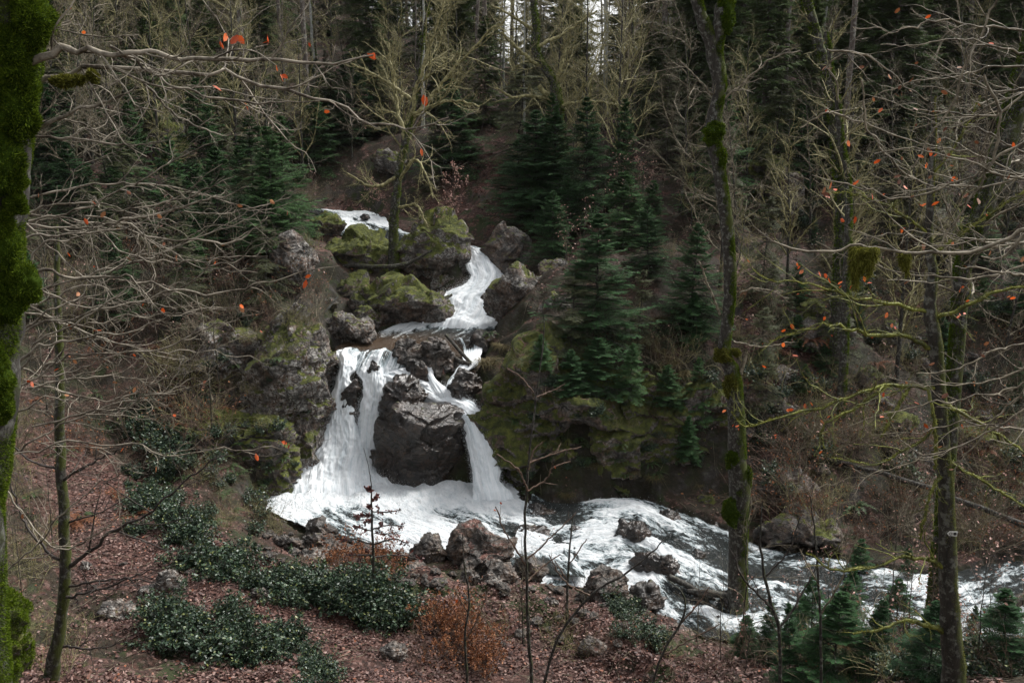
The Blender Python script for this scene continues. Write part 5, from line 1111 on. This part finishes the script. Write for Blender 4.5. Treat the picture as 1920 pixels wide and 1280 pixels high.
traced('slender_tree', 'slender mossy tree on the near right bank with a trail sign nailed on', [[(float(us), float(vs), g[1], 62),(1790,1280,10,48),(1783,1180,10,40),(1780,1100,10,37),(1776,950,10,31),(1770,850,10,28),(1757,700,10,26),(1747,600,10,25),(1745,500,10,18),(1742,420,10,15),(1748,300,10,11),(1752,180,10,7)]],
 [[(1742,652,10,9),(1710,637,9.9,8),(1638,626,9.7,7),(1604,618,9.6,6),(1552,612,9.5,4),(1500,622,9.4,3),(1440,640,9.3,2)],
  [(1752,596,10,8),(1800,580,9.9,7),(1872,547,9.8,6),(1935,535,9.7,4)],[(1744,588,10,7),(1672,568,9.9,6),(1604,561,9.8,5),(1552,544,9.7,4),(1500,533,9.6,3),(1430,520,9.5,2),(1390,470,9.5,1.5)],
  [(1765,728,10,8),(1717,726,9.9,7),(1655,724,9.8,6),(1604,740,9.7,5),(1552,760,9.6,5),(1466,784,9.5,4),(1400,795,9.4,3),(1370,770,9.4,1.5)],
  [(1705,727,9.9,6),(1683,764,9.8,6),(1652,820,9.7,4)],[(1662,724,9.8,6),(1604,764,9.7,5),(1552,791,9.6,4),(1542,815,9.6,4),(1546,840,9.6,3)],
  [(1740,730,9.9,6),(1751,781,9.8,6),(1755,832,9.8,6),(1752,880,9.8,5)],[(1757,748,10,8),(1810,777,9.9,7),(1862,808,9.8,5),(1930,855,9.7,4)],
  [(1772,884,10,7),(1751,912,9.9,6),(1735,960,9.8,5),(1725,1010,9.8,4)],[(1776,1066,10,10),(1751,1053,9.9,8),(1700,1046,9.8,6),(1638,1063,9.7,5),(1569,1070,9.6,4),(1510,1040,9.5,2)],
  [(1772,1184,10,12),(1741,1172,9.9,9),(1700,1163,9.8,7),(1648,1180,9.7,5),(1600,1190,9.6,3)],[(1770,860,10,6),(1840,900,9.9,5),(1920,950,9.8,4)],[(1765,800,10,5),(1700,840,9.9,4),(1640,870,9.8,3),(1560,860,9.7,2)],
  [(1748,480,10,6),(1800,440,9.9,5),(1860,400,9.8,4),(1930,350,9.7,3)],[(1745,440,10,5),(1690,400,9.9,4),(1620,370,9.8,3),(1560,360,9.8,2)],[(1750,330,10,4),(1800,260,9.9,3),(1840,180,9.9,2)]],
  bark='bark_moss', twig='twig_mossy', sub=SB, seed=11, tk=16, moss=(5000, .013, (.6, -.5, .4), .55), base=g, bough_moss=900, leaves=lv5, mossmat='moss_yellow')
# --- off-frame beech whose pale boughs cross the right edge
R6 = [[(1960,415,5.2,11),(1920,427,5.2,10),(1896,447,5.2,9),(1844,465,5.2,9),(1776,477,5.2,8),(1707,475,5.2,8),(1655,472,5.2,7),(1604,463,5.2,6),(1562,472,5.2,6),(1487,468,5.2,5),(1452,454,5.2,3)],
 [(1960,430,5.3,8),(1920,441,5.3,8),(1895,470,5.3,7),(1872,485,5.3,5),(1840,480,5.3,3)],[(1960,520,5.3,6),(1900,515,5.3,6),(1850,505,5.3,5),(1790,500,5.3,3)],
 [(1845,140,7,4),(1858,172,7,6),(1872,213,7,6),(1872,258,7,6),(1858,309,7,6),(1837,347,7,5),(1813,388,7,5),(1782,436,7,4),(1750,470,7,3)],
 [(1615,150,8,3),(1621,199,8,5),(1624,237,8,5),(1648,268,8,5),(1665,292,8,5),(1707,330,8,4),(1760,350,8,3),(1810,345,8,2)],
 [(1870,0,7.5,5),(1844,52,7.5,5),(1810,120,7.5,5),(1786,192,7.5,5),(1755,237,7.5,4),(1717,302,7.5,4),(1690,350,7.5,3)],
 [(1550,92,8,3),(1583,96,8,5),(1621,103,8,5),(1666,134,8,4),(1693,158,8,3),(1740,190,8,2)],[(1500,240,8.5,3),(1545,213,8.5,4),(1573,216,8.5,5),(1640,240,8.5,4),(1720,270,8.5,3)],
 [(1580,100,8,4),(1552,124,8,4),(1569,155,8,4),(1573,193,8,2)],[(1960,250,7,7),(1880,290,7,6),(1800,340,7,5),(1700,370,7,4),(1600,350,7,3),(1520,330,7,2)],[(1960,330,7,6),(1890,330,7,5),(1800,300,7,4),(1720,280,7,3),(1640,290,7,2)],
 [(1960,640,8,6),(1880,650,8,5),(1800,690,8,4),(1720,700,8,3)],[(1960,60,8,6),(1860,50,8,5),(1760,40,8,4),(1680,60,8,3),(1600,50,8,2)],[(1960,700,8,6),(1880,770,8,5),(1790,880,8,3)],[(1960,160,7.5,5),(1880,170,7.5,4),(1800,150,7.5,3),(1700,120,7.5,2)]]
for i in range(14):
    v0 = rr_.uniform(0, 900); u0 = 1960; s = rr_.uniform(-.3, .45); L = rr_.uniform(200, 480); Yq = rr_.uniform(6.5, 9); cvt = rr_.uniform(-40, 60)
    R6.append([(u0 - L * t, v0 + s * L * t + cvt * math.sin(math.pi * t) + rr_.normal() * 8, Yq, 4.5 * (1 - t) + 1.3) for t in (0, .25, .5, .75, 1)])
bb = at(2080, 1000, 7.); bb[2] = float(hgt(bb[0], bb[1])) - .1; ub, vb, _ = proj(bb)
traced('beech_tree', 'bare beech boughs with orange leaves reaching in over the right edge', [[(float(ub), float(vb), 7, 80), (2080,1000,7,60),(2070,600,7,55),(2060,200,7,45),(2050,-200,7,35)]], R6, bark='bark_dark', twig='twig_grey', sub=SBl, seed=13, bw=.8, base=bb, leaves=lvs, leafm=('rust', 60, .05), bough_moss=0)
bt = THINGS[-1]
def hang(u, v, Y, w, l, n, seed):
    r = np.random.RandomState(seed); xx = r.uniform(-1, 1, n); ln_ = l * np.clip(.45 + .55 * fbm(np.stack([xx * 3, xx * 0, xx * 0 + seed], -1), 1.2, 4, seed) + .35 * (1 - xx ** 2), .12, 1.3)
    C = np.stack([xx * w * .95, r.normal(size=n) * w * .22, .008 - r.rand(n) ** 1.5 * ln_], -1) + at(u, v, Y)
    v_, f_, a_ = blades(C - np.array(bt.location), np.tile([[0, 0, -1.]], (n, 1)), np.full(n, .035), r, .12)
    link('moss', mesh_np('moss', v_, f_, M['moss_yellow'], False, {'rnd': a_}), bt)
hang(1620, 466, 5.2, .070, .17, 5000, 801); hang(1608, 468, 5.2, .03, .25, 1500, 803); hang(1697, 476, 5.2, .026, .13, 1300, 802)
# --- leaning mossy trunk at the right edge, crooked trees of the middle distance
def tree_px(name, label, pts, w, Yd, boughs=(), **k):
    g = ground_hit(*pts[0]) if Yd is None else on_ground(*at(pts[0][0], pts[0][1], Yd)[:2]); Yq = float(g[1]); u, v, _ = proj(g)
    rows = [(float(u), float(v), Yq, w[0] * 1.2)] + [(p[0], p[1], Yq, ww) for p, ww in zip(pts[1:], w[1:])]
    return traced(name, label, [rows], [[(a, b, Yq + c, d) for a, b, c, d in bg] for bg in boughs], base=g, **k)
STUB = [(22, .12, .98, .16, .9, .2, .14, 7, 4, .1), (6, .15, 1, .42, .7, .1, .16, 5, 3, .2), (5, .2, 1, .45, .7, 0, .18, 4, 3, .2)]
tree_px('mossy_beech', 'mossy trunk leaning out of the right edge behind the sign tree', [(1790,760),(1795,640),(1803,560),(1815,480),(1845,390),(1880,280),(1910,180),(1935,90),(1960,-60)], [30,28,30,34,38,42,42,40,36], 24, moss=(7000, .05, (-.8, -.3, .3), .4), seed=15, tk=16, sub=SB, stub=STUB, twmin=.004)
tree_px('mossy_beech', 'crooked mossy trunk bending left above the right outcrop', [(1585,470),(1578,380),(1572,320),(1566,260),(1560,180),(1545,110),(1528,50),(1508,-20),(1490,-120)], [24,21,20,20,20,19,18,17,16], 42, moss=(1500, .10, (-.5, -.4, .4), .45), seed=17, sub=SB, stub=STUB, twig='twig_olive', twmin=.006)
tree_px('mossy_beech', 'thin mossy stem right of the crooked mossy trunk', [(1598,470),(1590,380),(1575,250),(1570,200),(1558,130),(1550,60)], [14,12,11,10,8,6], 40, moss=(1500, .09, (.5, -.4, .4), .45), seed=18, sub=SB, stub=STUB, twig='twig_olive', twmin=.006)
tree_px('slender_tree', 'slender forked bare tree on the boulders left of the upper fall', [(738,505),(738,440),(743,370),(750,310),(762,262),(772,215),(782,160),(790,90),(800,20),(812,-60)], [20,18,15,14,12,10,9,7,5,3], 51.2,
  [[(760,262,0,9),(745,200,.5,6),(735,140,.8,5),(728,80,1,3)],[(764,240,0,9),(800,190,0,7),(860,120,0,5),(920,60,-.5,4),(960,20,-1,2)],[(765,235,0,8),(790,130,-.3,6),(820,40,-.5,4),(840,-20,-.5,2)],[(748,330,0,7),(700,350,-.5,5),(650,325,-1,3)],[(745,345,0,7),(775,300,-.5,6),(800,330,-1,4),(812,372,-1.3,3)],[(742,390,0,6),(780,385,-.5,5),(800,420,-1,3)],[(770,215,0,7),(840,190,-.5,5),(900,200,-1,3)],[(775,190,0,7),(720,150,.3,5),(660,120,.5,3)]],
  bark='bark_moss', twig='twig_olive', sub=[(12, .12, .98, .5, .75, .3, .14, 8, 4, .1), (9, .15, .98, .48, .75, .1, .17, 6, 3, .2), (6, .2, 1, .5, .7, 0, .18, 4, 3, .2)], seed=19, moss=(600, .10, (.3, -.5, .5), .3), twmin=.006)
tree_px('crooked_tree', 'twisted dark tree with bright moss above the leaf gully', [(1043,290),(1046,250),(1046,205),(1042,180),(1036,150),(1018,125),(1003,95),(1004,50),(1000,0),(1000,-60)], [22,18,20,20,14,14,15,12,11,10], 60,
  [[(1044,185,0,11),(1025,178,-.3,10),(1010,160,-.5,7)],[(1044,190,0,9),(1000,180,-.6,6),(960,182,-1,5),(930,165,-1,3)],[(1040,165,0,9),(1050,130,0,7),(1062,90,.3,4)],[(1020,128,0,8),(980,100,-.5,6),(940,60,-1,4)],[(1046,200,0,7),(1100,190,-.5,5),(1170,200,-1,3)],[(1004,60,0,7),(960,30,-.5,5),(920,10,-1,3)],[(1004,90,0,7),(1060,60,.5,5),(1120,20,1,3)]],
  bark='bark_moss', twig='twig_olive', sub=[(12, .12, .98, .5, .75, .3, .14, 8, 4, .1), (8, .15, .98, .48, .75, .1, .17, 6, 3, .2), (6, .2, 1, .5, .7, 0, .18, 4, 3, .2)], seed=21, moss=(500, .14, (.6, -.5, .4), .1), twmin=.007)
# --- saplings of the near bank
SS = [(5, .2, .95, .35, .6, .2, .12, 6, 3, .1), (4, .25, 1, .4, .7, 0, .15, 4, 3, .1)]
def sap(label, rows, boughs, Yd, seed, twig='twig_brown', leafm=None, sub=SS, bark='bark_dark', **k):
    g = on_ground(*at(rows[0][0], rows[0][1], Yd)[:2]); u, v, _ = proj(g)
    return traced('beech_sapling', label, [[(float(u), float(v), Yd, rows[0][2])] + [(a, b, Yd, w) for a, b, w in rows[1:]]], [[(a, b, Yd + c, d) for a, b, c, d in bg] for bg in boughs], 'sapling', bark, twig, sub, g, seed, tk=8, leafm=leafm, twmin=.0022, **k)
sap('tall thin sapling in front of the crag at the bank centre', [(1000,1290,8),(992,1200,7),(988,1100,6),(984,1000,5),(988,920,5),(992,850,4),(1003,760,3.5),(1018,640,2.5),(1020,560,1.5)],
  [[(990,920,0,4),(971,880,-.2,3.5),(930,850,-.4,2)],[(990,920,0,4),(1025,897,.2,3.5),(1035,877,.2,3),(1070,865,.3,2)],[(992,868,0,4),(1040,850,.2,3),(1090,838,.3,2)],[(991,880,0,3.5),(1000,845,.1,3),(1018,828,.2,2)],[(1002,745,0,3),(1030,735,.2,2.5),(1060,720,.3,1.5)],[(1000,735,0,3),(975,705,0,2),(950,690,-.2,1.5)],[(986,1050,0,4),(1030,1010,.2,3),(1080,960,.4,2)],[(986,1060,0,4),(950,1000,-.2,3),(930,950,-.3,2)],[(988,1090,0,4),(1020,1060,.3,3),(1050,1040,.4,2)]], 21.5, 31, leaves=[(1042,875,21,.10),(1025,970,21,.10),(918,950,21,.10),(902,918,21,.08)])
sap('thin sapling beside the shallow brown water', [(1062,1165,6),(1064,1100,5),(1068,1030,4),(1075,960,2)], [[(1066,1060,0,3),(1100,1010,.2,2)],[(1065,1090,0,3),(1040,1050,0,2)]], 26, 33)
sap('arching brown sapling leaning right over the near boulders', [(1010,1285,7),(1040,1210,6),(1107,1117,5),(1177,1072,4),(1227,1030,3),(1250,1005,2)], [[(1107,1117,0,4),(1060,1090,0,3),(1030,1040,0,2)],[(1060,1180,0,3),(1130,1150,0,2)]], 20.5, 35)
sap('bare dark sapling at the foot of the forked tree', [(1470,1285,9),(1462,1200,8),(1445,1130,7),(1430,1060,6),(1425,1000,4),(1430,940,2)], [[(1460,1180,0,5),(1500,1120,.2,4),(1530,1060,.3,2)],[(1448,1140,0,5),(1400,1090,-.2,4),(1370,1030,-.3,2)],[(1436,1080,0,5),(1480,1030,0,3),(1500,970,0,2)]], 16, 37, 'twig_dark')
sap('hooked twig sapling at the river edge left of the forked tree', [(1200,1290,6),(1240,1230,5),(1275,1170,5),(1285,1140,4),(1278,1110,3),(1250,1085,2)], [[(1275,1170,0,4),(1310,1130,0,3),(1330,1100,0,2)],[(1240,1230,0,4),(1290,1200,0,3),(1350,1170,0,2)]], 19, 39, leaves=[(1287,1155,19,.11)])
sap('thin upright sapling between river and sign tree', [(1545,1290,7),(1540,1200,6),(1535,1100,5),(1530,1020,4),(1520,930,2)], [[(1540,1150,0,4),(1580,1080,0,3),(1610,1000,0,2)],[(1537,1100,0,4),(1500,1030,0,2)]], 15, 41, 'twig_grey')
sap('leafless sapling in the rusty shrubs', [(880,1290,6),(872,1200,5),(880,1120,4),(870,1060,3),(868,1000,1.5)], [[(873,1200,0,4),(900,1150,0,3),(915,1100,0,2)],[(878,1150,0,3),(850,1100,0,2)]], 21, 43, leaves=[(842,1130,21,.14),(816,1165,22,.16),(868,1100,21,.10),(870,1118,21,.09)])
# dark red leaved sapling in front of the pool
def dr(): 
    Yd = 27.0; g = ground_hit(700, 1120); Yd = float(g[1])
    bo = [[(697,958,0,3),(720,960,0,3),(752,956,0,2)],[(697,965,0,3),(680,966,0,2.5),(664,968,0,2)],[(697,992,0,3),(725,985,0,3),(757,986,0,2)],[(697,995,0,3),(678,990,0,2.5),(668,985,0,1.5)],[(698,940,0,2),(708,930,0,1)],[(698,920,0,2),(688,915,0,1)],[(697,1000,0,2),(740,1000,-.2,2)],[(698,1020,0,4),(740,1010,-.3,3),(765,1020,-.4,2)],[(698,1020,0,4),(665,1010,.2,3),(640,1015,.2,2)],[(698,1040,0,4),(650,1040,-.5,3)],[(698,1045,0,4),(750,1040,.3,3),(790,1050,.3,2)],[(697,975,0,2),(685,978,.2,1)],[(697,950,0,2),(690,948,0,1)]]
    sap('sapling with dark red leaves standing in front of the white pool', [(703,1130,7),(701,1080,6),(699,1020,5),(697,960,4),(696,930,3),(695,900,2),(690,870,1.2),(682,840,.8)], bo, Yd, 45, 'twig_dark', ('darkred', 700, .085), [(9, .05, 1, .3, .9, 0, .12, 4, 3, 0), (3, .2, 1, .4, .9, 0, .15, 3, 3, 0)])
dr()
# --- logs
def log_(label, rows, seed, bark='bark_dark', name='log'):
    P, R = limb(rows, 24, .004, seed); b0 = P[0]; a = Acc(); rough_tube(a, P - b0, R, 12, seed, .12)
    me = a.mesh(name, M[bark]); tag(link(name, me, loc=b0), label, 'log')
def Yz(u, v, z): return float(at_z(u, v, z)[1])
log_('dark pole sticking out of the rapids beside the big boulder', [(1255,1080,30.6,12),(1290,1098,30.2,12),(1340,1124,29.6,8)], 51)
log_('black driftwood across the lower rapids', [(1290,1108,29.9,10),(1330,1112,29.6,16),(1380,1118,29.4,10)], 52)
log_('fallen stem jammed between the lip rocks', [(836,628,43.9,6),(860,655,43.2,7),(893,692,42.4,6)], 53)
log_('short log under the jammed stem', [(846,666,42.9,7),(860,676,42.7,10),(882,684,42.4,9)], 54)
log_('long grey fallen trunk on the right bank', [(1530,855,38.2,7),(1620,878,37.6,9),(1717,905,37.,10),(1820,945,36.2,11),(1930,988,35.5,12)], 55, 'bark_dark')
log_('thick dark log at the right edge of the river', [(1826,1180,28.2,14),(1870,1150,28.6,20),(1935,1112,29.2,24)], 56)
log_('pale dead stick leaning on the pool rocks', [(600,598,46,3),(615,578,46,4),(634,556,46,3)], 57, 'bark_pale', 'stick')
log_('mossy fallen branch across the upper boulders', [(600,505,50.5,6),(660,498,50.4,8),(700,500,50.2,8),(760,495,50,8),(810,470,49.9,4)], 58, 'bark_moss', 'stick')
# --- trail sign
sx = at(1785.5, 1000, 9.86); k = px(9.86); e = empty('trail_sign', sx); e.rotation_euler = (0, math.radians(3), 0)
def plate(name, pts, y0, y1, mat):
    n = len(pts); V = [(x * k, y0, z * k) for x, z in pts] + [(x * k, y1, z * k) for x, z in pts]
    me = bpy.data.meshes.new(name); me.from_pydata(V, [], [tuple(range(n)), tuple(range(2 * n - 1, n - 1, -1))] + [(i, n + i, n + (i + 1) % n, (i + 1) % n) for i in range(n)]); me.materials.append(mat); return link(name, me, e)
def flatmat(name, c):
    m, nt, b = new_mat(name); n = N(nt); n.put(b.inputs['Base Color'], n.mix(n.noise(n.obj(), 60, 4), c, tuple(x * .75 for x in c))); b.inputs['Roughness'].default_value = .5; return m
mw, mb = flatmat('sign_white', (.62, .62, .58)), flatmat('sign_black', (.02, .02, .02))
plate('plate', [(-10.5, 0), (-6, -4.5), (10, -5.5), (10.5, 5), (-6, 4.5)][::-1], -.002, .002, mw)
circ = lambda cx, cz, r_, n=18: [(cx + r_ * math.cos(2 * math.pi * i / n), cz + r_ * math.sin(2 * math.pi * i / n)) for i in range(n)]
def ring(cx, cz, r0, r1):
    n = 20; A = circ(cx, cz, r1, n); B = circ(cx, cz, r0, n); V = [(x * k, -.0045, z * k) for x, z in A + B]
    me = bpy.data.meshes.new('ring_mark'); me.from_pydata(V, [], [(i, (i + 1) % n, n + (i + 1) % n, n + i) for i in range(n)]); me.materials.append(mb); link('ring_mark', me, e)
ring(-3.2, 0, 1.9, 3.1); plate('dot_mark', circ(5.3, .2, 3.3), -.0045, -.003, mb)
tag(e, 'small white arrow shaped trail sign on the slender mossy trunk', 'sign')
# --- mossy boulder at the lower left corner
for lab, bx, Yq, sd, nn in [('bright green moss covered boulder in the lower left corner', (-70, 1105, 60, 1300), 9., 61, 60000), ('lower moss cushion stone below the green boulder', (-60, 1228, 36, 1330), 8.7, 62, 22000)]:
    c = at((bx[0] + bx[2]) / 2, (bx[1] + bx[3]) / 2, Yq); w_ = (bx[2] - bx[0]) / 2 * px(Yq); h_ = (bx[3] - bx[1]) / 2 * px(Yq)
    P, Fc = rock_mesh(w_, w_ * .9, h_, sd, 5, amp=.08); e = empty('mossy_boulder', c)
    o = link('stone', mesh_np('stone', P, Fc, M['rock'], True), e, props=dict(moss=.6, wet=0., pale=.3, leafy=-1.))
    r = np.random.RandomState(sd); tri = Fc[r.randint(0, len(Fc), nn)]; ww = r.dirichlet((1, 1, 1), nn)[:, :, None]; q = (P[tri] * ww).sum(1); Nn = nrm(np.cross(P[tri[:, 1]] - P[tri[:, 0]], P[tri[:, 2]] - P[tri[:, 0]]))
    kk = (Nn[:, 2] + fbm(q, 3, 3, sd)) > -.55; q, Nn = q[kk], Nn[kk]
    v, f, a = blades(q, Nn + np.array([0, 0, .3]), .022 * r.uniform(.4, 1.4, len(q)) * (1 + .7 * fbm(q, 9, 2, sd)), r, .35)
    link('moss', mesh_np('moss', v, f, M['moss'], False, {'rnd': a * .7 + .3}), e); tag(e, lab, 'rock')
# --- spray thrown up where the water lands
r = np.random.RandomState(5); SP = []
def spray(Pg, i0, i1, n, spread, up, edge=False):
    a, b = Pg.shape[:2]; i = (r.uniform(i0, i1, n) * (a - 1)).astype(int); j = r.randint(0, b, n) if not edge else np.where(r.rand(n) < .5, r.randint(0, 3, n), b - 1 - r.randint(0, 3, n))
    q = Pg[i, j] + r.normal(size=(n, 3)) * spread; q[:, 2] += np.abs(r.normal(size=n)) * up; SP.append(q)
F_ = SHEETS
spray(F_[1], .35, .8, 5000, .12, .12); spray(F_[1], .2, .9, 2500, .07, .05, True)
spray(F_[3], .5, .98, 9000, .14, .14); spray(F_[3], .2, .95, 4000, .08, .05, True); spray(F_[4], .4, .98, 8000, .12, .12); spray(F_[4], .15, .9, 2500, .06, .05, True)
spray(F_[5], .3, .98, 6000, .09, .08); spray(F_[5], .15, .98, 5000, .06, .04, True); spray(F_[9], .05, .45, 2500, .08, .05); spray(F_[8], 0, .6, 5000, .12, .08)
C = np.concatenate(SP); V0, F0 = np.array([[1, 0, -.7], [-1, 0, -.7], [0, 1, .7], [0, -1, .7]]) * .6, np.array([[0, 1, 2], [0, 3, 1], [0, 2, 3], [1, 3, 2]])
sz = r.uniform(.005, .02, len(C))[:, None, None]; V = (C[:, None] + V0[None] * sz).reshape(-1, 3); Fc = (np.arange(len(C))[:, None, None] * 4 + F0[None]).reshape(-1, 3)
m, nt, b = new_mat('spray'); b.inputs['Base Color'].default_value = (.86, .89, .91, 1); b.inputs['Roughness'].default_value = .4
struct(link('spray', mesh_np('spray', V, Fc, m, True)), 'stuff')
print('foreground', len(THINGS), time.time() - T0)
# ------------------------------------------------------------------ sky, sun, render settings
w = bpy.data.worlds.new('World'); scene.world = w; w.use_nodes = True; nt = w.node_tree
bg = nt.nodes['Background']; sky = nt.nodes.new('ShaderNodeTexSky'); sky.sky_type = 'NISHITA'; sky.sun_disc = False
EL, AZ = math.radians(50), math.radians(55)
sky.sun_elevation = EL; sky.sun_rotation = AZ; sky.air_density = 1.0; sky.dust_density = 3; sky.ozone_density = 1
hs = nt.nodes.new('ShaderNodeHueSaturation'); hs.inputs['Saturation'].default_value = .12
nt.links.new(sky.outputs[0], hs.inputs['Color']); nt.links.new(hs.outputs[0], bg.inputs[0]); bg.inputs[1].default_value = .085
ld = bpy.data.lights.new('sun', 'SUN'); ld.energy = 1.5; ld.angle = math.radians(16); ld.color = (1, .97, .93)
lo = bpy.data.objects.new('sun', ld); COL.objects.link(lo)
sd = Vector((math.sin(AZ) * math.cos(EL), math.cos(AZ) * math.cos(EL), math.sin(EL)))
lo.rotation_euler = sd.to_track_quat('Z', 'Y').to_euler(); lo.location = (20, 20, 60)
scene.view_settings.view_transform = 'Standard'; scene.view_settings.look = 'None'; scene.view_settings.gamma = 1
scene.view_settings.use_curve_mapping = False; scene.view_settings.exposure = 1.72
c = scene.cycles; c.max_bounces = 5; c.diffuse_bounces = 3; c.glossy_bounces = 2; c.transmission_bounces = 2; c.transparent_max_bounces = 4
c.use_denoising = True; c.caustics_reflective = False; c.caustics_refractive = False; c.sample_clamp_indirect = 4
hz = bpy.data.meshes.new('haze'); x0, x1, y0, y1, z0, z1 = -113, 113, -31, 168, float(GZ.min()) - 1, 60
hz.from_pydata([(x, y, z) for z in (z0, z1) for y in (y0, y1) for x in (x0, x1)], [], [(0, 2, 3, 1), (4, 5, 7, 6), (0, 1, 5, 4), (2, 6, 7, 3), (0, 4, 6, 2), (1, 3, 7, 5)])
hm = bpy.data.materials.new('haze'); hm.use_nodes = True; nt = hm.node_tree; nt.nodes.clear(); o_ = nt.nodes.new('ShaderNodeOutputMaterial'); pv = nt.nodes.new('ShaderNodeVolumePrincipled')
pv.inputs['Density'].default_value = .00005; pv.inputs['Color'].default_value = (.86, .89, .92, 1); nt.links.new(pv.outputs[0], o_.inputs['Volume']); hz.materials.append(hm); struct(link('haze', hz), 'stuff')
scene.cycles.volume_bounces = 0
# ------------------------------------------------------------------ labels: tell look-alikes apart
ORD = ['leftmost', 'second', 'third', 'fourth', 'fifth', 'sixth', 'seventh', 'eighth', 'ninth', 'tenth', 'eleventh', 'twelfth', 'thirteenth', 'fourteenth', 'fifteenth', 'sixteenth', 'seventeenth', 'eighteenth', 'nineteenth', 'twentieth',
       'twenty-first', 'twenty-second', 'twenty-third', 'twenty-fourth', 'twenty-fifth', 'twenty-sixth', 'twenty-seventh', 'twenty-eighth', 'twenty-ninth', 'thirtieth']
by = {}
for o in THINGS: by.setdefault(o['label'], []).append(o)
for lab, os_ in by.items():
    if len(os_) < 2: continue
    os_.sort(key=lambda o: float(proj(np.array(o.location))[0]))
    for i, o in enumerate(os_):
        if i >= len(ORD): print('TOO MANY', lab, len(os_)); break
        o['label'] = f"{lab}, {ORD[i]}" + ('' if i == 0 else ' from left')
print('things', len(THINGS), 'time', time.time() - T0)
